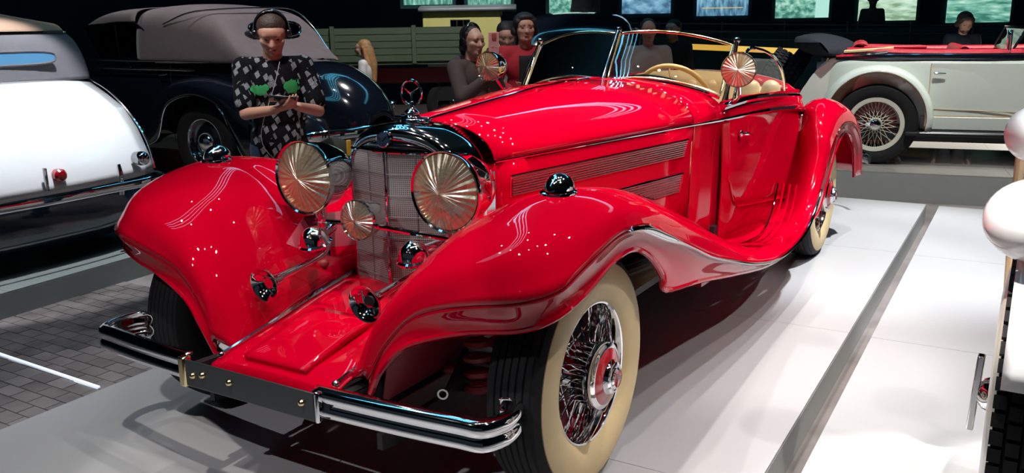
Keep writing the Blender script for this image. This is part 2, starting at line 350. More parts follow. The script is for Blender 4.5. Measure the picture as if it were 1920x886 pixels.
    def build(s, name, m, parent=None, sharp=38, thick=0, bevel=0, sub=0, weld=False):
        me = bpy.data.meshes.new(name); me.from_pydata([tuple(p) for p in s.v], [], s.f)
        bm = bmesh.new(); bm.from_mesh(me)
        if weld: bmesh.ops.remove_doubles(bm, verts=bm.verts, dist=.0004)
        bmesh.ops.recalc_face_normals(bm, faces=bm.faces); bm.to_mesh(me); bm.free()
        me.materials.append(MT[m] if isinstance(m, str) else m)
        me.polygons.foreach_set('use_smooth', [True]*len(me.polygons)); me.set_sharp_from_angle(angle=radians(sharp))
        o = bpy.data.objects.new(name, me); COL.objects.link(o)
        if parent: o.parent = parent
        if thick: md = o.modifiers.new('solid', 'SOLIDIFY'); md.thickness = thick; md.offset = 0
        if bevel: md = o.modifiers.new('bevel', 'BEVEL'); md.width = bevel; md.segments = 2; md.limit_method = 'ANGLE'
        if sub: md = o.modifiers.new('sub', 'SUBSURF'); md.levels = sub; md.render_levels = sub
        return o
def tag(o, label=None, cat=None, group=None, kind=None):
    if label: o['label'] = label
    if cat: o['category'] = cat
    if group: o['group'] = group
    if kind: o['kind'] = kind
    return o
def thing(name, label, cat, loc=(0, 0, 0), rz=0, group=None):
    o = bpy.data.objects.new(name, None); COL.objects.link(o); o.location = loc; o.rotation_euler = (0, 0, rz); o.empty_display_size = .1
    return tag(o, label, cat, group)
# points of the place, recovered from pixels of the photograph
def ray(px, py): return (r2*((px-960)/1650.3)-u2*((py-443)/1650.3)+f_)
def atZ(px, py, Z): return CAM+ray(px, py)*Z
def at(px, py, ax, v):
    d = ray(px, py); i = 'xyz'.index(ax); return CAM+d*((v-CAM[i])/d[i])

# ---------------- the hall ----------------
tag(B().box((0, 6, -.17), (44, 44, .03)).build('floor', 'floor_block'), 'dark stone floor of the exhibition hall', None, None, 'structure')
floor = bpy.data.objects['floor']
blk = None; n_blk = 0; rest = B(); rnd = random.Random(3)
cands = []
for j in range(-4, 34):
    for i in range(-2, 15):
        x = -3.02+.135*i+(.067 if j % 2 else 0); y = -1.75+.085*j
        if x < -1.42: cands.append((x, y))
cands.sort(key=lambda c: (c[0]-CAM.x)**2+(c[1]-CAM.y)**2)
for k, (x, y) in enumerate(cands):
    h = .006+rnd.uniform(0, .0015)
    if k < 300:
        if blk is None:
            blk = B().box((0, 0, 0), (.130, .080, .008)).build('stone_block', 'floor_block', floor, bevel=0); o = blk
        else: o = blk.copy(); COL.objects.link(o); o.parent = floor
        o.location = (x, y, -.155+h-.006)
    else: rest.box((x, y, -.155+h-.006), (.130, .080, .008))
if rest.v: tag(rest.build('stone_blocks', 'floor_block', floor), kind='stuff')
tag(B().box((-13.5, 4, 3), (.2, 30, 6.4)).build('wall_left', 'wall_dark'), 'dark side wall of the hall', None, None, 'structure')
tag(B().box((9.5, 4, 3), (.2, 30, 6.4)).build('wall_right', 'wall_dark'), 'dark right wall of the hall', None, None, 'structure')
tag(B().bar(tuple(atZ(300, 200, 19.5).xy)+(3,), tuple(atZ(2300, 200, 19.5).xy)+(3,), .2, 6.4, (0, 0, 1)).build('wall_back', 'wall_dark'), 'dark back wall of the hall', None, None, 'structure')
tag(B().box((0, 6, 6.4), (44, 44, .2)).build('ceiling', 'wall_dark'), 'black ceiling of the hall', None, None, 'structure')

def platform(name, label, x0, x1, y0, y1, z0, z1, mtop, mside, nx, ny, M=None, rz=0, loc=(0, 0, 0)):
    o = B().box(((x0+x1)/2, (y0+y1)/2, (z0+z1-.012)/2), (x1-x0, y1-y0, z1-z0-.012)).build(name, mside)
    o.location = loc; o.rotation_euler = (0, 0, rz)
    tag(o, label, 'platform')
    for i in range(nx):
        for j in range(ny):
            a, b = x0+(x1-x0)*i/nx, x0+(x1-x0)*(i+1)/nx; c, d = y0+(y1-y0)*j/ny, y0+(y1-y0)*(j+1)/ny; g = .0012
            p = B().box(((a+b)/2, (c+d)/2, z1-.006), (b-a-2*g, d-c-2*g, .012)).build('top_panel', mtop, o)
    return o
platform('display_platform', 'low white display platform under the red roadster', -1.31, 1.30, -3.2, 5.25, -.155, 0, 'platform_top', 'platform_side', 2, 5, rz=.0125)
platform('display_platform', 'low white display platform right of the red roadster, under the right foreground car', 1.405, 4.3, -3.2, 5.22, -.155, 0, 'platform_top', 'platform_side', 2, 5, rz=.0145)
platform('display_platform', 'dark grey display platform under the pale-tailed car at the left edge', -6.2, 0, -5.0, 2.1, -.155, 0, 'platform_grey', 'platform_grey', 3, 4, loc=(-3.05, 0, 0), rz=radians(3))
platform('display_platform', 'glossy grey display platform under the ivory open tourer', -.6, 7.5, 0, 3.3, -.155, .107, 'platform_gloss', 'platform_side', 4, 2, loc=(.38, 6.0, 0), rz=radians(9))
platform('display_platform', 'dark grey display platform under the black cabriolet', -3.7, 2.2, -1.35, 1.05, -.155, 0, 'platform_grey', 'platform_grey', 2, 2, loc=(-5.9, 4.2, 0), rz=radians(10))
p0, p1 = at(-40, 651, 'z', -.15), at(185, 727, 'z', -.15)
d = (p1-p0).normalized()
tag(B().bar(tuple(p0.xy)+(-.148,), tuple(p1.xy)+(-.148,), .016, .012).build('light_line', 'lit_line'), 'thin bright light strip set in the dark floor', 'light strip')
# cyan light tubes overhead (seen as wavy reflections in the lacquer)
ct = thing('ceiling_light', 'set of curved cyan light tubes hung above the left aisle', 'ceiling light', (0, 0, H+.4))
for k in range(4):
    B().tube(cr_interp([(-3.2+.24*k+1.6*sin(t*.55), -3.0+t*1.1, -.02*k) for t in range(9)], 4), .03, 6).build('light_tube', 'cyan_tube', ct)
ct = thing('ceiling_light', 'set of curved cyan light tubes hung behind the roadster tail', 'ceiling light', (0, 0, H+.6))
for k in range(4):
    B().tube(cr_interp([(-1.2+.18*k+3.6*cos(t*.3+.5), 5.5+.18*k+2.8*sin(t*.3+.5), 0) for t in range(12)], 4), .03, 6).build('light_tube', 'cyan_tube', ct)

# ---------------- wheels ----------------
def star_pts(R, r, n=3, a0=pi/2):
    return [((R if k % 2 == 0 else r)*cos(a0+pi*k/n), (R if k % 2 == 0 else r)*sin(a0+pi*k/n)) for k in range(2*n)]
def wheel(parent, c, side, Ro=.39, wd=.185, rim=.229, whitewall=True, spokes=60, rim_mat='chrome', spoke_mat='chrome', cap='big', tyre_face=.352, az=0, n=72, cap_mat='chrome', detail=True, stuff_spokes=False, disc=None):
    """wheel part: mesh 'wheel' (rim and hub) with tyre, sidewall, spokes and hub cap under it; outer face towards side*X"""
    M = Matrix.Rotation(pi/2 if side > 0 else -pi/2, 4, 'Y')      # local z -> +-x
    hw = wd/2; k = Ro/.39; q = rim/.229
    b = B()
    b.lathe([(rim+.003, hw*.80), (rim, hw*.86), (rim-.006*q, hw*.84), (rim-.012, hw*.70), (rim-.016, hw*.35), (rim-.022, 0), (rim-.016, -hw*.5), (rim, -hw*.85), (rim+.004, -hw*.8)], M, n)
    b.lathe([(.001, .06), (.05*q, .06), (.058*q, .03), (.05*q, .0), (.055*q, -.06), (.10*q, -.075), (.12*q, -.085), (.001, -.085)], M, 28)
    wo = b.build('wheel', rim_mat, parent); wo.location = c; wo.rotation_euler = (0, 0, az)
    prof = [(rim-.004, -hw*.80), (rim+.02, -hw*.96), ((rim+Ro)/2, -hw*1.06), (Ro-.045, -hw*1.0), (Ro-.014, -hw*.84)]
    ng = 6
    for g in range(ng):
        a0 = -hw*.74+g*(hw*1.48/ng); a1 = a0+hw*1.48/ng; cr = lambda x: Ro-.012*(x/hw)**2
        prof += [(cr(a0)-.006, a0), (cr(a0), a0+.004), (cr(a1), a1-.004), (cr(a1)-.006, a1)]
    prof += [(Ro-.014, hw*.84), (Ro-.030, hw*.94), (tyre_face, hw*.985)]
    if not whitewall: prof += [((rim+Ro)/2, hw*1.06), (rim+.02, hw*.96), (rim-.004, hw*.80)]
    B().lathe(prof, M, n).build('tyre', 'rubber', wo, sharp=30)
    if whitewall:
        B().lathe([(tyre_face+.002, hw*.975), (tyre_face-.004, hw*1.0), (tyre_face-.03, hw*1.055), ((rim+tyre_face)/2, hw*1.08), (rim+.03, hw*1.02), (rim+.010, hw*.92), (rim-.002, hw*.82)], M, n).build('whitewall', 'whitewall', wo)
    if disc: B().lathe([(rim-.012, hw*.4), (rim-.03, hw*.3), (rim*.6, hw*.55), (.03, hw*.62), (.001, hw*.62)], M, 48).build('wheel_disc', disc, wo)
    if spokes:
        sets = []
        for z0, r0, z1, tw in ((.052, .05*q, .012, .55), (.052, .05*q, .012, -.55), (-.06, .056*q, -.03, .35), (-.06, .056*q, -.03, -.35)):
            p = (r0*cos(tw), r0*sin(tw), z0*1.0); e = (rim-.018, 0, z1)
            sets.append((p, e))
        m = spokes//4; st = B()
        for si, (p, e) in enumerate(sets):
            proto = None
            for j in range(m):
                a = 2*pi*(j+si*.27)/m; R = M @ Matrix.Rotation(a, 4, 'Z')
                if stuff_spokes: st.add(*(lambda t: (t.v, t.f))(B().tube([p, e], .0024, 4)), R); continue
                if proto is None: proto = B().tube([p, e], .0024, 5).build('spoke', spoke_mat, wo); o = proto
                else: o = proto.copy(); COL.objects.link(o); o.parent = wo
                o.matrix_local = R
        if stuff_spokes: tag(st.build('spokes', spoke_mat, wo), kind='stuff')
    if cap == 'big':
        s = hw
        B().lathe([(.06, .0), (.092, .02), (.104, s+.002), (.108, s+.020), (.106, s+.030), (.096, s+.036), (.090, s+.037)], M, 44).build('hub_cap', 'chrome', wo)
        B().lathe([(.091, s+.036), (.086, s+.039), (.060, s+.048), (.056, s+.049)], M, 44).build('hub_cap_ring', 'enamel_red', wo)
        B().lathe([(.057, s+.047), (.052, s+.054), (.050, s+.062), (.044, s+.065), (.040, s+.066), (.036, s+.062), (.0345, s+.070), (.028, s+.074)], M, 36).build('hub_boss', 'chrome', wo)
        B().lathe([(.029, s+.073), (.02, s+.0735), (.0001, s+.074)], M, 28).build('hub_emblem', 'enamel_red', wo)
        B().prism(star_pts(.026, .006), s+.073, s+.077, M).build('hub_star', 'chrome', wo)
    elif cap == 'small':
        B().lathe([(.05, .03), (.052, .075), (.046, .088), (.030, .098), (.0001, .102)], M, 28).build('hub_cap', cap_mat, wo)
        B().prism([(.012, .02), (-.012, .02), (-.02, .075), (-.008, .088), (.008, .088), (.02, .075)], .07, .085, M).build('hub_wing', cap_mat, wo)
    elif cap == 'dome':
        B().lathe([(.10, hw*.5), (.10, hw*.62), (.085, hw*.9), (.05, hw*1.1), (.0001, hw*1.18)], M, 36).build('hub_cap', cap_mat, wo)
    return wo

# ---------------- the red roadster ----------------
car = thing('roadster', 'bright red open two-seat roadster with whitewall wire wheels, in the middle', 'car')
def fender_grid():
    R = [  # A body join, B inner wall, C crest, D outer shoulder, E crease, F lower lip
     [(.245,-.47,.425),(.265,-.475,.435),(.30,-.485,.45),(.32,-.492,.465),(.335,-.49,.45),(.333,-.482,.403)],
     [(.245,-.41,.43),(.28,-.42,.52),(.335,-.45,.60),(.37,-.475,.61),(.392,-.475,.555),(.385,-.487,.49)],
     [(.245,-.30,.445),(.32,-.30,.64),(.42,-.38,.745),(.49,-.45,.745),(.50,-.468,.665),(.47,-.474,.575)],
     [(.25,-.15,.47),(.39,-.19,.755),(.53,-.29,.865),(.645,-.43,.83),(.665,-.472,.722),(.64,-.445,.634)],
     [(.25,.02,.50),(.46,-.07,.82),(.62,-.19,.925),(.79,-.37,.885),(.83,-.452,.752),(.80,-.41,.657)],
     [(.265,.14,.52),(.52,-.01,.86),(.68,-.12,.957),(.865,-.26,.91),(.917,-.385,.780),(.895,-.385,.695)],
     [(.285,.24,.54),(.56,.05,.87),(.73,-.02,.968),(.90,-.11,.928),(.943,-.26,.83),(.93,-.28,.735)],
     [(.30,.32,.55),(.59,.14,.875),(.75,.10,.958),(.905,.04,.93),(.948,-.07,.868),(.935,-.09,.79)],
     [(.32,.42,.55),(.61,.28,.845),(.765,.27,.925),(.905,.23,.89),(.948,.10,.848),(.935,.06,.793)],
     [(.345,.56,.55),(.625,.45,.785),(.77,.44,.872),(.90,.42,.83),(.948,.30,.778),(.935,.19,.740)],
     [(.375,.72,.55),(.635,.64,.715),(.77,.63,.805),(.895,.62,.755),(.948,.52,.698),(.935,.30,.650)],
     [(.405,.88,.545),(.64,.86,.635),(.765,.86,.720),(.89,.85,.67),(.948,.76,.605),(.935,.345,.585)],
     [(.45,1.1,.525),(.65,1.1,.545),(.765,1.1,.62),(.885,1.1,.58),(.948,1.05,.515),(.935,.70,.525)],
     [(.50,1.4,.47),(.655,1.4,.455),(.765,1.4,.505),(.885,1.4,.475),(.948,1.38,.425),(.93,1.15,.435)],
     [(.565,1.75,.40),(.665,1.75,.37),(.77,1.75,.395),(.885,1.75,.385),(.948,1.75,.355),(.925,1.64,.346)],
     [(.62,2.1,.345),(.69,2.1,.32),(.775,2.1,.325),(.885,2.1,.34),(.945,2.1,.345),(.92,2.07,.31)],
     [(.66,2.4,.34),(.71,2.4,.318),(.79,2.4,.325),(.885,2.38,.355),(.94,2.38,.375),(.915,2.36,.335)],
     [(.685,2.75,.38),(.74,2.70,.40),(.81,2.62,.43),(.885,2.56,.46),(.935,2.56,.45),(.91,2.58,.36)],
     [(.70,2.98,.58),(.755,2.92,.62),(.83,2.80,.66),(.90,2.74,.65),(.935,2.74,.59),(.91,2.80,.39)],
     [(.70,3.08,.78),(.76,3.0,.83),(.84,2.90,.86),(.91,2.88,.81),(.935,2.90,.72),(.91,2.98,.53)],
     [(.66,3.2,.86),(.74,3.14,.95),(.835,3.08,.975),(.91,3.10,.92),(.938,3.12,.83),(.91,3.16,.69)],
     [(.60,3.4,.86),(.72,3.4,.955),(.82,3.4,.965),(.91,3.40,.91),(.94,3.38,.83),(.91,3.38,.76)],
     [(.53,3.75,.80),(.69,3.75,.89),(.80,3.72,.90),(.91,3.68,.84),(.94,3.64,.77),(.91,3.60,.73)],
     [(.48,4.05,.66),(.63,4.02,.73),(.77,4.0,.74),(.90,3.93,.70),(.94,3.86,.64),(.91,3.77,.61)],
     [(.45,4.2,.42),(.6,4.18,.42),(.75,4.16,.42),(.88,4.08,.42),(.935,3.97,.42),(.91,3.85,.42)]]
    return R
FG = fender_grid()
def fend(parent, m='red_paint', name='fender'):
    for s in (1, -1):
        G = [[(p[0]*s, p[1], p[2]) for p in r] for r in FG]
        B().patch([r[:5] for r in G], 5, 5).build(name, m, parent, thick=.012, sharp=60)
        B().patch([[(r[4][0]-s*.002, r[4][1], r[4][2]), ((r[4][0]*.45+r[5][0]*.55)-s*.006, r[4][1]*.45+r[5][1]*.55+.006, r[4][2]*.45+r[5][2]*.55), r[5]] for r in G], 5, 4).build('fender_flange', m, parent, thick=.010, sharp=60)
fend(car)
# rolled edge along the wheel opening, chrome spear along the crease
for s in (1, -1):
    lip = cr_interp([(r[5][0]*s, r[5][1], r[5][2]) for r in FG], 5)
    B().tube(lip, .010, 8).build('fender_edge', 'red_paint', car)
    E0 = cr_interp([(s*(r[4][0]), r[4][1], r[4][2]) for r in FG], 8)[7*8+2:17*8+6]
    L = len(E0); G = []
    for i, p in enumerate(E0):
        t = i/(L-1); a = .040*(max(0, 1-abs(t-.10)/.10)**.7 if t < .2 else 0)+.012
        a = .008+.015*math.exp(-((t-.13)/.09)**2)+.005*math.exp(-((t-.5)/.25)**2); a *= min(1, t/.03+.1)*min(1, (1-t)/.06+.15)
        G.append([(p.x+s*.002, p.y, p.z+a), (p.x+s*.012, p.y, p.z+a*.45), (p.x+s*.016, p.y, p.z), (p.x+s*.010, p.y, p.z-a*.5), (p.x-s*.004, p.y, p.z-a*.75)])
    B().grid(G).build('chrome_spear', 'chrome', car, thick=.003, sharp=60)
    # ribbed running board treads
    for k in range(4):
        xx = .70+.035*k
        P = [(s*(xx+.02*sin(t)), y, z) for t, y, z in ((0, 1.45, .49-.004*k), (.2, 1.75, .392+.006*k), (.5, 2.1, .337), (.7, 2.38, .337), (.8, 2.55, .435), (.9, 2.62, .56))]
        B().tube(cr_interp(P, 6), .0065, 6).build('running_board_rib', 'red_paint' if k else 'chrome', car)
    # fender lamp
    M = frame((s*.743, -.06, .972), (0, -.06, 1))
    b = B().lathe([(.056, -.012), (.058, 0), (.056, .006), (.050, .008)], M, 32)
    b.build('fender_lamp_base', 'chrome', car)
    b = B()
    G = []
    for i in range(13):
        t = i/12; r = .050*sin(pi*min(1, t*1.0))**.6 if 0 < t < 1 else .001; y = -.055+.125*t
        G.append([(r*cos(a)*.92, y-.0, max(0, r*.98*sin(a))) for a in [pi*k/14 for k in range(15)]])
    b.grid(G).build('fender_lamp', 'chrome', car).location = (s*.743, -.06, .982)
# hood and cowl
def wbelt(y): return .28+.19*(y-.25)
def ztop(y): return 1.12+.065*min(1, max(0, (y-.3)/.9))
def hood_sec(y, s, w=None, zt=None, zb=.55, zbelt=.982):
    w = w or wbelt(y); zt = zt or ztop(y); o = []
    for k in range(11):
        a = pi/2*k/10; o.append((s*w*sin(a)**.92, y, zbelt+(zt-zbelt)*cos(a)**.95 if k < 10 else zbelt))
    for t in (.2, .45, .7, 1): o.append((s*(w-.006-.012*t), y, zbelt+(zb-zbelt)*t))
    return o
for s in (1, -1):
    ys = [.302, .5, .8, 1.1, 1.4, 1.66]
    B().grid([hood_sec(y, s, zb=.50)[:11] for y in ys]).build('hood_top', 'red_paint', car, thick=.004, sharp=60)
    B().grid([hood_sec(y, s, zb=.48)[10:] for y in ys]).build('hood_side', 'red_paint', car, thick=.004, sharp=60)
    ys = [1.667, 1.76, 1.86, 1.965]
    B().grid([hood_sec(y, s, zb=.30) for y in ys]).build('cowl', 'red_paint', car, thick=.004, sharp=60)
    # belt moulding: dark chrome line from shell to tail
    P = [(s*(wbelt(y)+.004), y, .984) for y in (.30, .7, 1.1, 1.5, 1.9)]+[(s*.650, 2.25, .985), (s*.69, 2.6, .975), (s*.71, 2.95, .950), (s*.712, 3.2, .918)]
    P = cr_interp(P, 5)
    B().tube(P, [.0055+.014*max(0, min(1, (p.y-1.6)/.9)) for p in P], 8).build('belt_moulding', 'chrome', car)
    # door-top moulding
    P = cr_interp([(s*.60, 1.93, 1.045), (s*.645, 2.2, 1.062), (s*.675, 2.6, 1.048), (s*.69, 3.0, 1.02), (s*.69, 3.12, 1.003)], 6)
    B().tube(P, .018, 8).build('door_top_moulding', 'chrome', car)
    # louvres
    def hs(y, z, off=0): return (s*(wbelt(y)-.009-.010*(.98-z)/.45+off), y, z)
    for (y0a, y0b, y1a, y1b, z0, z1) in ((.39, .39, 1.63, 1.60, .84, .918), (1.06, 1.36, 1.60, 1.57, .672, .762)):
        b = B(); b.grid([[hs(y0a+(y1a-y0a)*t, z1, .003), hs(y0b+(y1b-y0b)*t, z0, .003)] for t in [k/8 for k in range(9)]]); b.build('louvre_panel', 'dark_metal', car)
        n = 8
        for j in range(n):
            t = (j+.5)/n; z = z1+(z0-z1)*t; ya = y0a+(y0b-y0a)*t+.01; yb = y1a+(y1b-y1a)*t-.01
            hh = (z1-z0)/n*.42
            B().grid([[hs(ya+(yb-ya)*q, z+hh, .004), hs(ya+(yb-ya)*q, z, .011), hs(ya+(yb-ya)*q, z-hh*.6, .010), hs(ya+(yb-ya)*q, z-hh, .004)] for q in [k/8 for k in range(9)]]).build('louvre', 'chrome_dull', car, sharp=20)
        fr_ = [hs(y0b, z0, .006), hs(y0a, z1, .006), hs((y0a+y1a)/2, z1, .006), hs(y1a, z1, .006), hs(y1b, z0, .006), hs((y0b+y1b)/2, z0, .006)]
        B().tube([fr_[0], fr_[1], fr_[2], fr_[3]], .0045, 6).build('louvre_frame', 'chrome', car)
        B().tube([fr_[3], fr_[4], fr_[5], fr_[0]], .003, 6).build('louvre_frame', 'red_paint', car)
    # body side, door and rear quarter
    BW = [(1.94, .60), (2.2, .645), (2.5, .68), (2.8, .70), (3.1, .705), (3.4, .69), (3.8, .63), (4.2, .53), (4.6, .38), (4.85, .2)]
    def bw(y):
        for (a, wa), (c, wc) in zip(BW, BW[1:]):
            if y <= c: return wa+(wc-wa)*(max(y, a)-a)/(c-a)
        return BW[-1][1]
    def ztb(y): return 1.045+.018*math.exp(-((y-2.25)/.3)**2)-.03*max(0, y-2.7)
    def side(y, ztp, zbt, off=0, n=9):
        o = []
        for k in range(n):
            t = k/(n-1); z = ztp+(zbt-ztp)*t; bul = -.020*max(0, (z-.985)/.07)**1.3+.012*sin(pi*min(1, max(0, (.98-z)/.6)))
            o.append((s*(bw(y)+bul+off), y, z))
        return o
    ysd = [1.925, 2.1, 2.3, 2.5, 2.7, 2.9, 3.06]
    B().grid([side(y, ztb(y), .32) for y in ysd]).build('body_side', 'red_paint', car, thick=.012, sharp=60)
    db = lambda y: .53-.10*(y-2.0)+.16*max(0, (2.10-y)/.12)**2+.10*max(0, (y-2.9)/.12)**2
    B().grid([side(y, ztb(y)-.01, db(y), .006, 12) for y in [1.985, 2.0, 2.03, 2.07, 2.12, 2.2, 2.35, 2.5, 2.65, 2.8, 2.9, 2.95, 3.0, 3.02]]).build('door', 'red_paint', car, thick=.010, sharp=60)
    P = cr_interp([side(y, ztb(y)-.01, db(y), .012)[-1] for y in (1.99, 2.02, 2.07, 2.15, 2.4, 2.65, 2.85, 2.95, 3.01)], 4)
    B().tube(P, .004, 6).build('door_edge', 'red_paint', car)
    d_ = [o for o in car.children if o.name.startswith('door') and not o.name.startswith('door_')][-1]
    hp = Vector((s*(bw(2.08)+.03), 2.08, .90))
    B().tube(cr_interp([hp+Vector((0, 0, 0)), hp+Vector((s*.025, .0, 0)), hp+Vector((s*.03, .04, -.004)), hp+Vector((s*.028, .10, -.02))], 4), [.009]*4+[.008]*5+[.007]*3+[.006], 8).build('handle', 'chrome', d_)
    B().ball(hp, (.012, .018, .018)).build('handle_plate', 'chrome', d_)
    for zz, yy in ((.845, 3.05), (.575, 3.05)):
        b = B().cap((s*(bw(yy)+.02), yy, zz-.05), (s*(bw(yy)+.02), yy, zz+.05), .014, .014, 12)
        b.box((s*(bw(yy)+.008), yy-.03, zz), (.016, .07, .075)); b.build('hinge', 'chrome', car)
# rear deck (closed tail) both sides in one skin
def deck(y, wv, zt, ex):
    zb = .36+.06*max(0, y-3.6); o = []
    for k in range(25):
        a = pi*(k/24)-pi/2; o.append((wv*sin(a), y, zb+(zt-zb)*(cos(a)**ex if abs(cos(a)) > 1e-6 else 0)))
    return o
B().grid([deck(*q) for q in ((3.05, .70, 1.10, .10), (3.10, .705, 1.14, .13), (3.2, .70, 1.15, .16), (3.35, .685, 1.12, .2), (3.6, .65, 1.05, .27), (3.9, .6, .94, .33), (4.2, .51, .80, .4), (4.5, .40, .66, .45), (4.75, .28, .53, .5), (4.87, .15, .45, .5))]).build('tail_body', 'red_paint', car, thick=.008, sharp=60)
# cockpit
B().patch([[(x*.95, y-.05, z-.13*(abs(x)/.6)**3*(1 if z > .9 else 0)) for x in (-.60, -.45, -.3, 0, .3, .45, .60)] for y, z in ((2.93, .62), (2.98, .85), (3.05, 1.03), (3.10, 1.115), (3.2, 1.125), (3.27, 1.07))], 4, 3).build('seat_back', 'leather', car, thick=.05)
for sx in (-.3, .3):
    b = B()
    for k in range(5): b.cap((sx-.24+.12*k, 2.93, .66), (sx-.24+.12*k, 3.03, 1.05), .062, .058, 10)
    b.build('seat_cushion_back', 'leather', car)
    b = B()
    for k in range(5): b.cap((sx-.24+.12*k, 2.45, .62), (sx-.24+.12*k, 2.92, .58), .07, .065, 10)
    b.build('seat_cushion', 'leather', car)
B().box((0, 2.5, .42), (1.2, 1.25, .06)).build('cockpit_floor', 'dark_metal', car)
P = [[(x, y, z) for x in (-.57, -.3, 0, .3, .57)] for y, z in ((1.90, 1.13), (1.98, 1.12), (2.03, 1.08), (2.04, .95), (2.0, .85))]
P = [[(x, y+.10*abs(x)/.57, z-(.10 if z > 1 else .0)*(abs(x)/.57)**2) for (x, y, z) in r] for r in P]
B().patch(P, 3, 4).build('dashboard', 'leather', car, thick=.02)
for gx in (-.12, 0, .12, -.26, .26):
    B().lathe([(.045, -.004), (.047, .006), (.040, .010), (.0001, .010)], frame((gx, 2.055+.02*abs(gx)/.26, 1.0), (0, 1, .1)), 24).build('dashboard_gauge', 'chrome_dull', car)
M = frame((.235, 2.23, 1.05), (0, .93, .50))
b = B(); ring = [M @ Vector((.205*cos(a), .205*sin(a), 0)) for a in [2*pi*k/40 for k in range(40)]]
b.tube(ring, .013, 10, closed=True); st_w = b.build('steering_wheel', 'leather', car)
b = B()
for a in (0, pi/2, pi, 3*pi/2): b.tube([M @ Vector((.03*cos(a), .03*sin(a), 0)), M @ Vector((.2*cos(a), .2*sin(a), 0))], .005, 6)
b.lathe([(.03, -.02), (.034, .0), (.02, .012), (.0001, .014)], M, 20); b.tube([M @ Vector((0, 0, 0)), M @ Vector((0, 0, -.35))], .018, 10); b.build('spokes', 'chrome', st_w)
for s in (1, -1):
    B().grid([[(s*(bw(y)-.025), y, ztb(y)-.005), (s*(bw(y)-.05), y, .85), (s*(bw(y)-.05), y, .5)] for y in (1.96, 2.3, 2.7, 3.05)]).build('door_trim', 'leather' if s > 0 else 'red_leather', car, thick=.01)
    B().tube([(s*(bw(y)-.018), y, ztb(y)+.006) for y in (1.96, 2.2, 2.5, 2.8, 3.08)], .014, 8).build('door_capping', 'red_paint', car)

# radiator shell, grille
def arch(w, zb, zs, zt, y, ybk=0, n=22, vee=0):
    """outline from lower left up over the top to lower right"""
    o = [(-w, zb), (-w, (zb+zs)/2), (-w, zs)]
    for k in range(1, n):
        a = pi-pi*k/n; o.append((w*cos(a), zs+(zt-zs)*sin(a)**.85))
    o += [(w, zs), (w, (zb+zs)/2), (w, zb)]
    return [(x, y+vee*abs(x)/w+ybk, z) for x, z in o]
shell = B().grid([arch(.212, .50, .955, 1.075, .048, vee=.065), arch(.226, .50, .955, 1.108, .050, vee=.068), arch(.236, .50, .955, 1.122, .066, vee=.066), arch(.246, .50, .955, 1.127, .11, vee=.045), arch(.262, .50, .950, 1.126, .20, vee=.02), arch(.2885, .50, .950, 1.122, .305)]).build('radiator_shell', 'chrome', car, thick=.003, sharp=50)
# face plate above the mesh
n = 16; G = []
top = arch(.214, .9, .955, 1.078, .05, vee=.066)[2:-2]
G = [top, [(x*.98, y-.0+.004, 1.032 if abs(x) < .2 else 1.030) for x, y, z in top]]
B().grid(G).build('shell_face', 'black_paint', car, thick=.002)
B().tube([(-.210, .115, 1.030), (0, .046, 1.034), (.210, .115, 1.030)], .006, 8).build('shell_sill', 'chrome', car)
for s in (1, -1):
    B().grid([[(s*.212*t, .050+.066*t, 1.032) for t in [k/6 for k in range(7)]], [(s*.212*t, .050+.066*t, .50) for t in [k/6 for k in range(7)]]]).build('grille_panel', 'grille_mesh', car)
    for zz in [1.032-.0765*k for k in range(1, 7)]:
        B().tube([(s*.004, .046, zz), (s*.21, .110, zz)], .0014, 5).build('grille_bar', 'bar_grey', car)
    B().tube([(s*.106, .079, 1.03), (s*.106, .079, .51)], .0016, 5).build('grille_bar', 'bar_grey', car)
B().tube([(0, .042, 1.036), (0, .042, .50)], .0055, 8).build('grille_rib', 'chrome', car)
M = frame((0, .044, 1.080), (0, -1, .12))
B().lathe([(.030, -.006), (.030, .006), (.026, .009)], M, 32).build('radiator_badge', 'chrome', car)
bd = [o for o in car.children if o.name.startswith('radiator_badge')][-1]
B().lathe([(.0265, .007), (.012, .010), (.0001, .011)], M, 28).build('badge_enamel', 'enamel_blue', bd)
Mx = frame((0, .044, 1.080), (0, -1, .12), (1, 0, 0))
B().prism(star_pts(.024, .0045, a0=-pi/2), .009, .014, Mx).build('badge_star', 'chrome', bd)
# mascot: winged cap, stem, ring and three pointed star
ms = B().lathe([(.040, .0), (.045, .006), (.043, .014), (.030, .020), (.024, .030), (.030, .036), (.022, .044), (.010, .052), (.007, .075), (.0001, .076)], Matrix.Translation((0, .21, 1.122)), 28)
ms.box((0, .21, 1.132), (.15, .05, .008)); ms.cap((-.075, .21, 1.136), (.075, .21, 1.136), .008, .008); ms.build('radiator_cap', 'chrome', car, bevel=.002)
mo = [o for o in car.children if o.name.startswith('radiator_cap')][-1]
cz = 1.228; Mm = frame((0, .21, cz), (0, -1, 0), (1, 0, 0))
B().tube([Mm @ Vector((.045*cos(a), .045*sin(a), 0)) for a in [2*pi*k/36 for k in range(36)]], .0048, 8, closed=True).build('mascot_ring', 'chrome', mo)
b = B()
for a in (-pi/2, -pi/2+2*pi/3, -pi/2+4*pi/3):
    q = Vector((.044*cos(a), .044*sin(a), 0)); pr = Vector((-sin(a), cos(a), 0))*.010
    v = [Mm @ p for p in (Vector((0, 0, .004)), Vector((0, 0, -.004)), q, pr*.9, -pr*.9)]
    b.add(v, [(0, 3, 2), (0, 2, 4), (1, 2, 3), (1, 4, 2)])
b.build('mascot_star', 'chrome', mo, sharp=15)
# hood centre hinge
B().tube([(0, .22, 1.128)]+[(0, y, ztop(y)+.004) for y in (.3, .5, .8, 1.1, 1.4, 1.66)], .006, 8).build('hood_hinge', 'chrome', car)

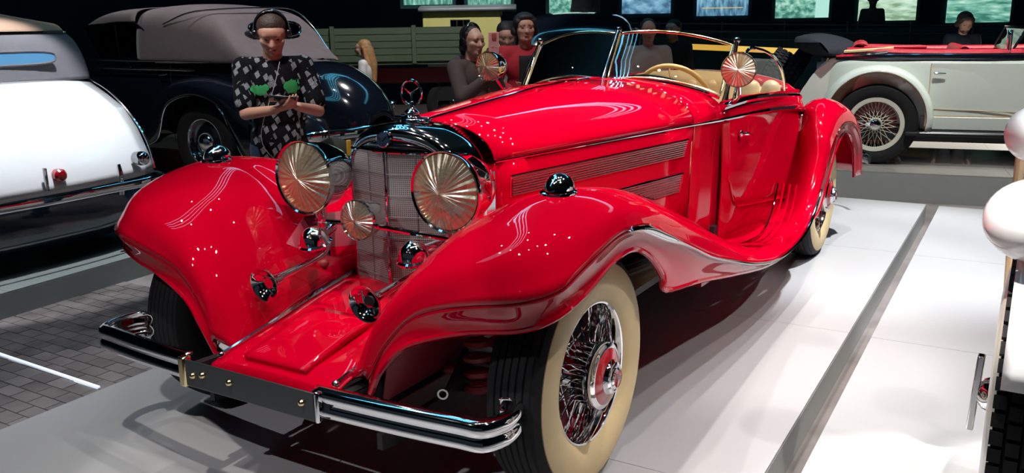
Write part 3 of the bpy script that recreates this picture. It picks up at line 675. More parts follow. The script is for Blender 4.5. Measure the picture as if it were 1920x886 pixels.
# lamps
def lamp(name, loc, r, depth, tilt=0, parent=car, lens='lens', yaw=0, refl='reflector'):
    d = Vector((sin(yaw), -cos(yaw), tilt)).normalized(); M = frame(loc, d)
    o = B().lathe([(r*1.0, .0), (r*1.045, .006), (r*1.05, -.010), (r*1.02, -.022), (r*.99, -.03), (r*.93, -depth*.40), (r*.78, -depth*.65), (r*.52, -depth*.86), (r*.22, -depth*.97), (.0005, -depth)], M, 48).build(name, 'chrome', parent)
    B().lathe([(r*.97, -.004), (r*.9, -.02), (r*.72, -depth*.42), (r*.45, -depth*.62), (r*.15, -depth*.70), (.0005, -depth*.7)], None, 40).build('lamp_reflector', refl, o).matrix_local = M
    B().ball(M @ Vector((0, 0, -depth*.42)), r*.13).build('bulb', 'bulb_glass', o)
    B().lathe([(r*.985, .002), (r*.8, .010*r/.12), (r*.5, .022*r/.12), (r*.2, .028*r/.12), (.0001, .030*r/.12)], None, 40).build('lamp_lens', lens, o).matrix_local = M
    b = B()
    return o
for s in (1, -1):
    hl = lamp('headlight', (s*.313, -.040, .933), .129, .235)
    B().tube([(s*.315, .03, .82), (s*.315, .04, .77), (s*.33, .06, .68), (s*.35, .08, .6)], [.03, .022, .024, .026], 12).build('headlight_post', 'chrome', car)
    b = B()      # parking lamp dome beside the radiator
    M = frame((s*.221, -.10, .715), (0, -.25, 1))
    b.lathe([(.060, -.008), (.062, .0), (.054, .005), (.051, .020), (.043, .040), (.026, .056), (.0001, .063)], M, 32); b.build('horn_dome', 'chrome', car)
    B().cap((s*.221, -.08, .73), (s*.26, .03, .74), .018, .022).build('horn_dome_bracket', 'chrome', car)
    # trumpet horn
    P = cr_interp([(s*.218, -.335, .628), (s*.218, -.26, .637), (s*.218, -.12, .655), (s*.218, -.06, .67), (s*.218, -.035, .70), (s*.225, -.03, .72)], 5)
    B().tube(P, [.020-.008*min(1, i/8) for i in range(len(P))], 12).build('horn_tube', 'chrome', car)
    M = frame((s*.218, -.345, .627), (0, -1, -.10))
    B().lathe([(.013, -.07), (.019, -.04), (.033, -.012), (.056, .005), (.061, .007), (.062, .012), (.056, .010), (.042, -.004), (.024, -.03), (.008, -.10), (.0001, -.105)], M, 36).build('horn_bell', 'chrome', car)
P = cr_interp([(-.315, -.0, .765), (-.2, -.07, .79), (-.07, -.085, .80), (.07, -.085, .80), (.2, -.07, .79), (.315, 0, .765)], 5)
B().tube(P, .0095, 8).build('lamp_bar', 'chrome', car)
lamp('fog_lamp', (0, -.118, .824), .068, .13)
# spotlights and windscreen
for s in (1, -1):
    lamp('spotlight', (s*.702, 1.83, 1.232), .079, .14, tilt=.05, yaw=s*.12, refl='reflector_gold', lens='lens_gold')
    B().tube(cr_interp([(s*.69, 1.90, 1.155), (s*.675, 1.95, 1.10), (s*.63, 1.99, 1.06), (s*.59, 1.99, 1.04)], 4), .009, 8).build('spotlight_arm', 'chrome', car)
    pb, pt = Vector((s*.585, 2.0, 1.04)), Vector((s*.577, 2.194, 1.359))
    P = [pb+(pt-pb)*t for t in (-.03, .0, .15, .5, .85, 1)]
    B().tube(P, [.030, .028, .020, .016, .015, .013], 12, flat=.75).build('windscreen_pillar', 'chrome', car)
    B().ball(pt, .017).build('pillar_knob', 'chrome', car)
    c0, c1 = Vector((s*.014, 1.835, 1.170)), Vector((s*.014, 2.005, 1.400)); e0, e1 = Vector((s*.565, 1.99, 1.098)), Vector((s*.562, 2.176, 1.335))
    def wp(u, v):
        a = c0+(c1-c0)*v; e = e0+(e1-e0)*v; p = a+(e-a)*u; bow = 4*u*(1-u)
        return p+Vector((0, -.03*bow, .035*bow*(v if v > .0 else .6)+.022*bow*(1-v)))
    wsf = [wp(u/12, 0) for u in range(13)]+[wp(1, v/5) for v in range(1, 6)]+[wp(1-u/12, 1) for u in range(1, 13)]+[wp(0, 1-v/5) for v in range(1, 5)]
    wo = B().tube(wsf, .0075, 8, closed=True).build('windscreen_frame', 'brass_chrome', car)
    B().grid([[wp(u/12, v/5) for v in range(6)] for u in range(13)]).build('windscreen_pane', 'pane', wo)
    # chrome foot strip
    B().tube([wp(u/12, 0)+Vector((0, -.006, -.014)) for u in range(13)], .010, 8).build('windscreen_foot', 'chrome', car)
    # side wind wing
    q = [(2.03, 1.055), (2.12, 1.20), (2.25, 1.31), (2.47, 1.305), (2.71, 1.265), (2.90, 1.20), (3.01, 1.11), (3.04, 1.04)]
    P = cr_interp([(s*.62, y, z) for y, z in q], 5)
    fo = B().tube(P, .0085, 8).build('wind_wing_frame', 'chrome', car)
    b = B().grid([[(p.x, p.y, p.z), (p.x, 2.05+(p.y-2.05)*.98, 1.055)] for p in P]); b.build('wind_wing_pane', 'pane_clear', fo)
    B().tube([(s*.61, 3.03, 1.04), (s*.61, 2.5, 1.05), (s*.6, 2.03, 1.055)], .007, 6).build('wind_wing_sill', 'chrome', car)
P = [Vector((0, 1.815, 1.155)), Vector((0, 1.835, 1.185)), Vector((0, 1.88, 1.25)), Vector((0, 1.95, 1.34)), Vector((0, 2.012, 1.420))]
B().tube(P, [.026, .020, .016, .014, .013], 12).build('windscreen_pillar', 'chrome', car)
B().ball(P[-1], .016).build('pillar_knob', 'chrome', car)

# apron between the fenders, beading strips, bumper
G = []
for y, z in ((.13, .53), (.06, .525), (-.1, .50), (-.25, .47), (-.4, .445), (-.5, .43), (-.56, .41), (-.585, .37)):
    G.append([(x, y, z+.02*(1-(abs(x)/.26)**4) if abs(x) < .26 else z) for x in (-.262, -.25, -.2, -.13, 0, .13, .2, .25, .262)])
B().grid(G).build('front_apron', 'red_paint', car, thick=.006)
B().patch([[(x, y, z) for x in (-.13, -.06, .06, .13)] for y, z in ((-.20, .508), (-.3, .50), (-.45, .47), (-.54, .45))], 3, 3).build('apron_cover', 'red_paint', car, thick=.02)
for s in (1, -1):
    P = cr_interp([(s*.250, .12, .545), (s*.250, -.1, .513), (s*.248, -.3, .475), (s*.245, -.47, .446), (s*.245, -.53, .435)], 5)
    B().tube(P, .0085, 8).build('beading_strip', 'chrome', car)
    B().ball((s*.245, -.535, .433), .013).build('beading_bolt', 'chrome', car)
def bump_y(x): a = abs(x); return -.620+.065*(a/.80)**2.2
def bump_z(x): return .405-.015*(abs(x)/.86)**2
prof = [(.010, .068), (-.004, .066), (-.016, .055), (-.020, .035), (-.015, .014), (-.010, .004), (-.010, -.004), (-.015, -.014), (-.020, -.035), (-.016, -.055), (-.004, -.066), (.010, -.068)]
for s in (1, -1):
    path = [(s*x, bump_y(x), 0) for x in (.27, .35, .45, .55, .65, .74, .80)]
    path += [(s*.826, bump_y(.8)+.045, 0), (s*.834, bump_y(.8)+.09, 0), (s*.824, bump_y(.8)+.14, 0), (s*.80, bump_y(.8)+.165, 0), (s*.765, bump_y(.8)+.15, 0)]
    path = cr_interp(path, 4); G = []
    for i, p in enumerate(path):
        t = (path[min(i+1, len(path)-1)]-path[max(i-1, 0)]).normalized(); nrm = Vector((-t.y*s, t.x*s, 0))
        nrm = Vector((t.y, -t.x, 0))*s
        G.append([(p.x-nrm.x*o*-1-.028, p.y-nrm.y*o*-1, bump_z(min(abs(p.x), .86))+.008+h*.66) for o, h in [(-a, b_) for a, b_ in prof]])
    B().grid(G).build('bumper_blade', 'chrome', car, thick=.006, sharp=50)
B().box((-.01, -.648, .408), (.55, .006, .090)).build('plate_bracket', 'plate', car, bevel=.003)
pl = [o for o in car.children if o.name.startswith('plate_bracket')][-1]
B().box((-.295, -.640, .408), (.030, .034, .100)).build('bumper_clamp', 'brass_chrome', car, bevel=.006)
B().box((.272, -.640, .408), (.016, .024, .096)).build('bumper_clamp', 'chrome', car, bevel=.006)
for x, z in ((-.20, .415), (-.08, .415), (.22, .415), (-.245, .405)):
    B().lathe([(.011, 0), (.011, .004), (.007, .010), (.0001, .012)], frame((x, -.651, z), (0, -1, 0)), 16).build('bumper_bolt', 'brass_chrome', car)
for s in (1, -1):
    B().bar((s*.29, -.63, .40), (s*.29, -.30, .38), .03, .05).build('bumper_iron', 'dark_metal', car)

# chassis, suspension, inner panels
for s in (1, -1):
    B().box((s*.28, 1.8, .36), (.06, 4.6, .10)).build('frame_rail', 'dark_metal', car)
    # coil spring
    P = [(s*.45+.052*cos(t), -.05+.052*sin(t), .25+.0085*t) for t in [k*.35 for k in range(108)]]
    B().tube(P, .0135, 6).build('coil_spring', 'spring_red', car)
    B().cap((s*.30, -.06, .33), (s*.66, -.02, .31), .022, .026).build('suspension_arm', 'spring_red', car)
    B().cap((s*.30, .12, .33), (s*.66, .02, .31), .022, .026).build('suspension_arm', 'spring_red', car)
    B().cap((s*.30, .02, .60), (s*.64, .02, .52), .02, .022).build('suspension_arm', 'spring_red', car)
    B().lathe([(.15, -.03), (.155, .0), (.15, .03), (.05, .03), (.04, .05)], frame((s*.62, 0, .39), (s, 0, 0)), 32).build('brake_drum', 'dark_metal', car)
    B().prism([(-.52, .30), (-.18, .30), (-.05, .42), (.1, .43), (.1, .24), (-.30, .22), (-.52, .25)], 0, .02, Matrix.Translation((s*.36+.02, 0, 0)) @ Matrix(((0, 0, 1, 0), (1, 0, 0, 0), (0, 1, 0, 0), (0, 0, 0, 1)))).build('inner_plate', 'dark_metal', car)
    B().lathe([(.012, 0), (.018, 0), (.018, .012), (.012, .012)], frame((s*.43, -.25, .335), (s*.5, -1, 0)), 20).build('tow_eye', 'chrome_dull', car)
    # wheel well liners
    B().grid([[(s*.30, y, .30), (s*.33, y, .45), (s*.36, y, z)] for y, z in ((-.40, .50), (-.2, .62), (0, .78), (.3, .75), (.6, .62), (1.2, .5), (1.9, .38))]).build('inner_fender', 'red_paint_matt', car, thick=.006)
    B().box((s*.5, 3.3, .45), (.35, .9, .02)).build('rear_floor', 'dark_metal', car)
    B().bar((s*.62, 1.5, .27), (s*.62, 2.1, .25), .10, .05).build('exhaust_pipe', 'red_paint', car)
B().box((0, .5, .45), (.5, .7, .35)).build('engine_block', 'dark_metal', car, bevel=.03)
B().box((0, 2.1, .335), (1.1, 2.3, .03)).build('underfloor', 'dark_metal', car)
B().cap((-.6, 3.29, .39), (.6, 3.29, .39), .05, .05).build('rear_axle', 'dark_metal', car)
B().box((0, -.3, .33), (.5, .06, .06)).build('cross_member', 'dark_metal', car)
for (x, y, s, sp) in ((.752, 0, 1, 60), (-.752, 0, -1, 60), (.745, 3.29, 1, 60), (-.745, 3.29, -1, 60)):
    wheel(car, (x, y, .39), s, stuff_spokes=(x < 0))
for s in (1, -1):  # tail lamps, rear bumper
    B().lathe([(.05, 0), (.05, .03), (.03, .05), (.0001, .055)], frame((s*.6, 4.30, .62), (0, 1, 0)), 24).build('tail_lamp', 'tail_red', car)
    P = cr_interp([(s*.0, 4.98, .42), (s*.4, 4.96, .42), (s*.75, 4.88, .41), (s*.86, 4.75, .41)], 4)
    B().tube(P, .04, 8, flat=.3).build('rear_bumper', 'chrome', car)

# ---------------- the black cabriolet behind on the left ----------------
def loft(parent, name, m, secs, thick=.01, n=4, sharp=60):
    return B().patch(secs, n, n).build(name, m, parent, thick=thick, sharp=sharp)
def arc_fender(parent, name, m, cx, cy, cz, r, x_in, x_out, a0, a1, flare=.0, drop=.06, n=16, crown=.035, thick=.008):
    G = []
    for k in range(n+1):
        a = radians(a0+(a1-a0)*k/n); row = []
        for (x, dr) in ((x_in, -.0), (x_in+(x_out-x_in)*.3, crown*.8), (x_in+(x_out-x_in)*.65, crown), (x_in+(x_out-x_in)*.92, crown*.3), (x_out, -.02), (x_out-.0*(1 if x_out > 0 else -1), -drop)):
            rr = r+dr; row.append((x, cy+rr*cos(a), cz+rr*sin(a)))
        G.append(row)
    return B().patch(G, 2, 4).build(name, m, parent, thick=thick, sharp=60)
cab = thing('cabriolet', 'black cabriolet with a closed dark fabric top, behind the man in the printed T-shirt', 'car', (-8.123, 4.054, 0), radians(-88))
def bsec(y, w, zt, zb, sh=.5, n=12):
    o = []
    for k in range(n+1):
        a = pi*k/n-pi/2; x = w*sin(a); c = max(0, cos(a)); o.append((x, y, zb+(zt-zb)*c**sh))
    return o
secs = [bsec(y, w_, zt, zb, sh) for y, w_, zt, zb, sh in ((-.9, .30, 1.10, .35, .3), (.2, .42, 1.13, .35, .3), (1.3, .66, 1.15, .32, .25), (2.0, .76, 1.16, .30, .22), (3.0, .77, 1.15, .30, .22), (3.5, .72, 1.14, .32, .28), (3.95, .60, 1.13, .35, .38), (4.3, .48, 1.06, .36, .5), (4.58, .34, .86, .38, .6), (4.70, .2, .62, .40, .6))]
loft(cab, 'body', 'black_paint', secs, n=3)
_before = set(cab.children)
# soft top
def tsec(y, w, zt, zb, lean=.0):
    o = []
    for x, z in ((-1, 0), (-.985, .35), (-.93, .72), (-.78, .93), (-.45, 1.0), (0, 1.02), (.45, 1.0), (.78, .93), (.93, .72), (.985, .35), (1, 0)):
        o.append((x*w, y+lean*(1-z), zb+(zt-zb)*z))
    return o
loft(cab, 'soft_top', 'top_cloth', [tsec(2.62, .745, 1.66, 1.14), tsec(2.9, .745, 1.68, 1.14), tsec(3.2, .73, 1.665, 1.14, .1), tsec(3.48, .70, 1.62, 1.135, .26), tsec(3.62, .66, 1.54, 1.13, .32), tsec(3.72, .61, 1.40, 1.125, .30), tsec(3.90, .54, 1.24, 1.12, .2), tsec(4.08, .5, 1.13, 1.11, .04)])
B().patch([tsec(1.72, .64, 1.53, 1.44), tsec(2.0, .69, 1.61, 1.50), tsec(2.3, .735, 1.65, 1.53), tsec(2.64, .745, 1.665, 1.53)], 4, 4).build('top_front', 'top_cloth', cab, thick=.01)
B().tube(cr_interp([(.73, 3.02, 1.50), (.70, 3.35, 1.60), (.5, 3.56, 1.63), (0, 3.60, 1.645), (-.5, 3.56, 1.63), (-.67, 3.66, 1.46), (-.60, 3.92, 1.22)], 5), .008, 6).build('piping', 'chrome_dull', cab)
B().tube(cr_interp([(.76, 2.9, 1.145), (.75, 3.3, 1.145), (.66, 3.75, 1.142), (.45, 4.02, 1.13), (0, 4.14, 1.12), (-.45, 4.02, 1.13), (-.66, 3.75, 1.142)], 5), .014, 8).build('top_trim', 'chrome', cab)
for (x0, nm) in ((0, 'rear_window'),):
    M = frame((-.0, 3.775, 1.44), (0, 1, .35), (1, 0, 0)); ov = []
    for k in range(36):
        a = 2*pi*k/36; ov.append((.36*(abs(cos(a))**.6)*(1 if cos(a) > 0 else -1), .075*(abs(sin(a))**.8)*(1 if sin(a) > 0 else -1)))
    b = B().tube([M @ Vector((x, y, 0)) for x, y in ov], .011, 8, closed=True); wf = b.build('rear_window', 'chrome', cab)
    B().prism(ov, -.012, -.004, M).build('pane', 'pane_dark', wf)
# side windows, screen
for o in [c for c in cab.children if c not in _before]: o.location.y = -.35
for s in (1, -1):
    _b2 = set(cab.children)
    q = [(2.02, 1.18), (1.80, 1.50), (2.2, 1.515), (2.62, 1.51), (2.72, 1.45), (2.76, 1.30), (2.74, 1.18)]
    b = B().prism([(y, z) for y, z in q], -.002, .002, Matrix(((0, 0, 1, s*.715), (1, 0, 0, 0), (0, 1, 0, 0), (0, 0, 0, 1)))); b.build('side_window', 'pane_clear', cab)
    B().tube([(s*.715, y, z) for y, z in q], .010, 6, closed=True).build('window_frame', 'black_paint', cab)
    B().tube([(s*.715, 2.32, 1.18), (s*.715, 2.30, 1.51)], .009, 6).build('window_pillar', 'black_paint', cab)
    for o in [c for c in cab.children if c not in _b2]: o.location.y = -.35
    # belt mouldings
    for z, y1, r in ((1.155, 3.3, .012), (1.075, 3.1, .013)):
        B().tube(cr_interp([(s*.60, 1.1, z+.01), (s*.745, 1.7, z+.005), (s*.785, 2.2, z), (s*.79, 2.8, z-.002), (s*.775, y1, z-.01)], 5), [r]*20+[r*.5], 8).build('belt_moulding', 'chrome_dull', cab)
    # rear fender: pontoon over the wheel and back to the bumper
    R = [[(s*x, y, z) for x, y, z in r] for r in (
        [(.70, 2.45, .42), (.78, 2.42, .44), (.86, 2.42, .44), (.92, 2.45, .42), (.93, 2.50, .34)],
        [(.70, 2.58, .72), (.80, 2.55, .74), (.88, 2.58, .72), (.94, 2.60, .66), (.95, 2.70, .44)],
        [(.68, 2.85, .92), (.80, 2.82, .95), (.90, 2.84, .92), (.95, 2.84, .86), (.955, 2.86, .74)],
        [(.66, 3.2, .98), (.80, 3.2, 1.01), (.90, 3.2, .98), (.955, 3.2, .93), (.955, 3.2, .85)],
        [(.62, 3.55, .94), (.78, 3.55, .96), (.89, 3.53, .93), (.95, 3.56, .86), (.955, 3.54, .76)],
        [(.52, 3.95, .82), (.70, 3.95, .83), (.84, 3.90, .80), (.94, 3.82, .70), (.95, 3.70, .50)],
        [(.42, 4.3, .64), (.60, 4.3, .63), (.76, 4.22, .58), (.91, 4.05, .46), (.93, 3.78, .32)],
        [(.35, 4.5, .42), (.5, 4.48, .42), (.66, 4.42, .40), (.84, 4.20, .34), (.90, 3.82, .26)])]
    loft(cab, 'rear_fender', 'black_paint', R)
    B().tube(cr_interp([r[4] for r in R], 5), .008, 6).build('fender_beading', 'chrome', cab)
    B().patch([[(s*x, y, z) for x, y, z in r] for r in ([(.40, -.55, .5), (.6, -.6, .5), (.85, -.5, .5)], [(.45, -.3, .85), (.65, -.3, .9), (.9, -.3, .8)], [(.45, .1, .95), (.68, .1, 1.0), (.93, .1, .9)], [(.5, .6, .8), (.7, .6, .85), (.94, .6, .7)], [(.6, 1.3, .5), (.75, 1.3, .5), (.94, 1.3, .4)], [(.7, 2.0, .33), (.8, 2.0, .33), (.94, 2.0, .30)], [(.7, 2.5, .36), (.8, 2.5, .36), (.93, 2.5, .34)])], 4, 4).build('front_fender', 'black_paint', cab, thick=.01)
    B().cap((s*.79, 2.62, 1.02), (s*.81, 2.74, 1.03), .012, .009).build('door_handle', 'chrome', cab)
    B().tube([(s*.79, 2.78, 1.12), (s*.795, 2.77, .8), (s*.79, 2.74, .36)], .004, 5).build('door_seam', 'rubber', cab)
    wheel(cab, (s*.76, 3.2, .39), s, spokes=0, whitewall=False, disc='black_paint', cap='dome', n=48, rim_mat='chrome')
    B().cap((s*.58, 4.56, .46), (s*.58, 4.63, .46), .03, .03).build('bumper_guard', 'chrome', cab)
    B().lathe([(.035, 0), (.036, .03), (.025, .05), (.0001, .055)], frame((s*.66, 4.30, .66), (s*.3, 1, 0)), 20).build('tail_lamp', 'chrome', cab)
B().tube(cr_interp([(.84, 4.30, .50), (.80, 4.50, .50), (.5, 4.66, .51), (0, 4.74, .51), (-.5, 4.66, .51), (-.80, 4.50, .50), (-.84, 4.30, .50)], 5), .045, 10, flat=.35).build('rear_bumper', 'chrome', cab)
B().tube([Vector((.36+.19*cos(a), 2.12-.07*sin(a), 1.20+.19*sin(a))) for a in [2*pi*k/32 for k in range(32)]], .011, 8, closed=True).build('steering_wheel', 'chrome_dull', cab).location.y = -.30
B().cap((.62, 1.80, 1.32), (.66, 2.0, 1.42), .012, .012).build('wiper_mirror', 'chrome', cab).location.y = -.35
B().tube([(-.62, 1.74, 1.47), (0, 1.68, 1.49), (.62, 1.74, 1.47), (.70, 1.95, 1.17), (-.70, 1.95, 1.17)], .014, 8, closed=True).build('screen_frame', 'black_paint', cab).location.y = -.35

# ---------------- pale-tailed car at the left edge ----------------
lc = thing('saloon_car', 'car seen from behind at the left edge, white tail, grey fabric top, tan roof', 'car', (-7.6, .74, 0), radians(-90))
# local: x -> -Y world, y -> +X world ; tail at y ~ 4.3
def T(y, w, zt, zb, n=14, sh=.35): return [(w*sin(pi*k/n-pi/2), y, zb+(zt-zb)*max(0, cos(pi*k/n-pi/2))**sh) for k in range(n+1)]
b = B(); G = []
for z, y, wv in ((1.135, 3.72, .87), (1.12, 3.80, .88), (1.04, 3.95, .895), (.92, 4.10, .91), (.78, 4.21, .92), (.64, 4.30, .91), (.53, 4.34, .92), (.47, 4.35, .91)):
    row = []
    for k in range(17):
        u = -1+2*k/16; row.append((wv*u, y-.03-.16*abs(u)**2.6, z-.03*abs(u)**4*(1 if z > 1 else 0)))
    G.append(row)
b.grid(G); b.build('boot_lid', 'white_paint', lc, thick=.01)
for s in (1, -1):
    G2 = []
    for (x, y, z) in [r[-1 if s > 0 else 0] for r in G]: G2.append([(x, y, z), (x+s*.012, y-.05, z), (x+s*.02, y-.5, z), (x+s*.0, y-2.2, min(z, 1.12))])
    B().grid(G2).build('rear_quarter', 'white_paint', lc, thick=.01)
    B().tube(cr_interp([(s*.885, 3.56, 1.13), (s*.90, 3.77, 1.04), (s*.915, 3.92, .92), (s*.925, 4.05, .78), (s*.92, 4.14, .64), (s*.92, 4.17, .5)], 5), .007, 6).build('boot_bead', 'chrome', lc)
    # dark lower fender
    loft(lc, 'rear_fender', 'navy_paint', [[(s*x, y, z) for x, y, z in r] for r in ([(.6, 2.6, .3), (.8, 2.6, .34), (.98, 2.6, .3), (1.0, 2.6, .2)], [(.7, 3.0, .8), (.86, 3.0, .86), (1.0, 3.0, .78), (1.02, 3.0, .6)], [(.7, 3.4, .82), (.88, 3.4, .86), (1.01, 3.4, .74), (1.02, 3.4, .5)], [(.7, 3.8, .68), (.88, 3.82, .68), (.99, 3.8, .56), (1.0, 3.75, .35)], [(.6, 4.15, .48), (.85, 4.15, .44), (.94, 4.05, .36), (.96, 3.95, .2)], [(.55, 4.28, .3), (.8, 4.26, .28), (.9, 4.15, .24), (.92, 4.0, .14)])])
    wheel(lc, (s*.82, 3.35, .37), s, spokes=0, whitewall=False, cap='dome', n=40, disc='navy_paint')
    # bumper guard with round lamp
    B().tube(cr_interp([(s*.50, 4.36, .40), (s*.50, 4.38, .52), (s*.50, 4.37, .60)], 3), [.022, .02, .018, .018, .016, .014, .012], 10).build('bumper_guard', 'chrome', lc)
    B().lathe([(.045, -.05), (.05, .0), (.045, .03), (.03, .045), (.0001, .05)], frame((s*.74, 4.28, .60), (0, 1, 0)), 24).build('tail_lamp', 'chrome', lc)
B().grid([[(x, 4.30+.03*cos(x*1.6)-dy-.14*(abs(x)/.92)**3, z) for x in [-.92+.092*k*2 for k in range(11)]] for z, dy in ((.50, .05), (.44, .0), (.32, .0), (.2, .03), (.12, .10))]).build('rear_apron', 'navy_paint', lc, thick=.01)
B().tube(cr_interp([(-.95, 4.10, .45), (-.85, 4.34, .45), (-.4, 4.42, .46), (.0, 4.44, .46), (.4, 4.42, .46), (.85, 4.34, .45), (.95, 4.10, .45)], 5), .030, 10, flat=.3).build('rear_bumper', 'chrome', lc)
B().lathe([(.04, -.03), (.042, .02), (.03, .035), (.0001, .04)], frame((-.12, 4.31, .58), (0, 1, 0)), 24).build('brake_lamp', 'tail_red', lc)
B().tube([(-.02, 4.33, .5), (-.02, 4.33, .64)], .012, 8).build('lid_handle', 'chrome', lc)
B().box((-.86, 3.80, .88), (.10, .05, .06)).build('turn_lamp', 'chrome', lc, bevel=.012)
B().cap((-.92, 3.79, .86), (-.92, 3.79, .90), .026, .026).build('turn_lens', 'tail_red', lc)
st = loft(lc, 'soft_top', 'top_cloth_grey', [[(x*wv, y-.10*abs(x)**3, z) for x in (-1, -.9, -.6, -.3, 0, .3, .6, .9, 1)] for z, y, wv in ((1.12, 3.70, .885), (1.2, 3.68, .885), (1.3, 3.65, .875), (1.39, 3.60, .86), (1.445, 3.54, .835))], n=3)
for s in (1, -1):
    loft(lc, 'soft_top_side', 'top_cloth_grey', [[(s*.885, 3.60, 1.12), (s*.885, 3.3, 1.13), (s*.88, 2.8, 1.14), (s*.87, 2.0, 1.14)] if k == 0 else [(s*wv, y, z), (s*(wv+.01), 3.2, z), (s*(wv+.01), 2.7, z), (s*wv, 2.0, z)] for k, (z, y, wv) in enumerate(((1.12, 3.6, .885), (1.3, 3.55, .875), (1.445, 3.44, .835)))], n=3)
loft(lc, 'roof', 'top_cloth_beige', [[(x*wv, y-.10*abs(x)**3, z-dz*abs(x)**2.5) for x in (-1, -.9, -.6, -.3, 0, .3, .6, .9, 1)] for z, y, wv, dz in ((1.45, 3.54, .835, 0), (1.52, 3.48, .82, .02), (1.585, 3.34, .80, .07), (1.635, 3.0, .80, .11), (1.65, 2.5, .80, .12), (1.62, 1.9, .78, .12))], n=3)
B().tube(cr_interp([(-.84, 2.2, 1.45), (-.842, 3.2, 1.45), (-.84, 3.44, 1.45), (-.74, 3.49, 1.452), (-.4, 3.545, 1.452), (0, 3.555, 1.452), (.4, 3.545, 1.452), (.84, 3.44, 1.45)], 4), .007, 6).build('roof_piping', 'chrome', lc)
M = frame((-.0, 3.675, 1.285), (0, 1, .12), (1, 0, 0)); ov = []
for k in range(36):
    a = 2*pi*k/36; ov.append((.60*(abs(cos(a))**.30)*(1 if cos(a) > 0 else -1), .045*(abs(sin(a))**.6)*(1 if sin(a) > 0 else -1)))
wf = B().tube([M @ Vector((x, y, 0)) for x, y in ov], .008, 8, closed=True).build('rear_window', 'top_cloth_grey', lc)
B().prism(ov, -.010, .002, M).build('pane', 'pane_blue_reflection', wf)

# ---------------- ivory open tourer on the right ----------------
tr = thing('open_tourer', 'ivory four-seat open touring car with red leather and folded dark-blue top', 'car', (3.48, 7.87, .107), radians(100))
# body sides (near side is local -x)
def tb(y, w, zt, zb):
    return [(-w*1.0, y, zb), (-w, y, zb+.1), (-w*1.0, y, (zt+zb)/2), (-w*.985, y, zt-.06), (-w*.955, y, zt)]
for s in (1, -1):
    rows = []
    for y, w_, zt, zb in ((-1.3, .30, .86, .45), (.3, .42, .92, .42), (1.2, .62, .95, .40), (2.0, .71, .95, .38), (3.0, .72, .955, .38), (3.4, .69, .955, .42), (3.62, .60, .93, .45)):
        rows.append([(-s*x if s > 0 else -x*-1*-1, yy, z) for x, yy, z in tb(y, w_, zt, zb)] if False else [(s*abs(x), yy, z) for x, yy, z in tb(y, w_, zt, zb)])
    B().patch(rows, 4, 3).build('body_side', 'ivory_paint', tr, thick=.02)
    # dark belt band + red capping
    B().tube(cr_interp([(s*.60, 1.2, .985), (s*.685, 2.0, .985), (s*.70, 2.6, .985), (s*.70, 3.1, .985), (s*.66, 3.45, .985)], 5), .030, 8, flat=.6).build('belt_band', 'black_paint', tr)
    B().tube(cr_interp([(s*.55, 1.25, 1.03), (s*.64, 2.0, 1.02), (s*.655, 2.7, 1.02), (s*.655, 3.1, 1.035), (s*.60, 3.45, 1.04)], 5), .034, 8).build('red_capping', 'red_leather', tr)
    # door
    q = [(2.62, .93), (2.62, .56), (2.58, .515), (1.62, .49), (1.60, .93)]
    b = B().prism([(y, z) for y, z in q], 0, .008, Matrix(((0, 0, 1, s*.722), (1, 0, 0, 0), (0, 1, 0, 0), (0, 0, 0, 1)))); d_ = b.build('door', 'ivory_paint', tr, bevel=.002)
    B().tube([(s*.734, y, z) for y, z in q[:4]], .005, 6).build('door_bead', 'tan_paint', d_)
    B().cap((s*.76, 2.59, .84), (s*.76, 2.50, .84), .012, .008).build('handle', 'chrome', d_)
    B().box((s*.72, 2.05, .45), (.03, 1.25, .012)).build('sill_bead', 'tan_paint', tr)
    B().box((s*.725, 2.0, .385), (.05, 1.35, .12)).build('valance', 'ivory_paint', tr, bevel=.006)
    B().box((s*.80, 1.75, .30), (.26, 2.1, .035)).build('running_board', 'dark_metal', tr, bevel=.01)
    B().tube([(s*.93, .8, .315), (s*.93, 2.68, .315)], .010, 6).build('running_board_edge', 'chrome', tr)
    # rear cycle-type fender: ivory outer, tan inside
    arc_fender(tr, 'rear_fender', 'ivory_paint', 0, 3.07, .42, .465, s*.66, s*.92, -5, 192, n=18, drop=.015)
    arc_fender(tr, 'fender_lining', 'tan_paint', 0, 3.07, .42, .450, s*.66, s*.90, -5, 190, n=18, drop=.02, crown=.0)
    B().lathe([(.30, 0), (.462, 0)], frame((s*.715, 3.07, .42), (s, 0, 0)) , 48, radians(-100), radians(90)).build('wing_wall', 'tan_paint', tr, thick=.006)
    B().patch([[(s*x, y, z) for x, y, z in r] for r in ([(.5, -.6, .4), (.7, -.62, .4), (.9, -.55, .35)], [(.5, -.3, .8), (.7, -.3, .86), (.92, -.3, .78)], [(.5, .1, .85), (.7, .1, .9), (.92, .1, .82)], [(.6, .8, .5), (.75, .8, .52), (.92, .8, .45)])], 4, 4).build('front_fender', 'ivory_paint', tr, thick=.01)
    wheel(tr, (s*.80, 3.06, .373), s, Ro=.373, wd=.17, rim=.252, whitewall=False, cap='small', rim_mat='rim_cream', spoke_mat='rim_cream', n=56, spokes=72, stuff_spokes=(s > 0))
# disc behind the spokes (brake drum, red brown)
for s in (1, -1):
    B().lathe([(.252, .06), (.250, .078), (.214, .074), (.212, .05)], frame((s*.80, 3.06, .373), (s, 0, 0)), 56).build('rim_band', 'rim_cream', tr)
    B().lathe([(.0001, 0), (.19, 0), (.20, .02), (.19, .05), (.0001, .05)], frame((s*.70, 3.06, .373), (s, 0, 0)), 36).build('brake_drum', 'spring_red', tr)
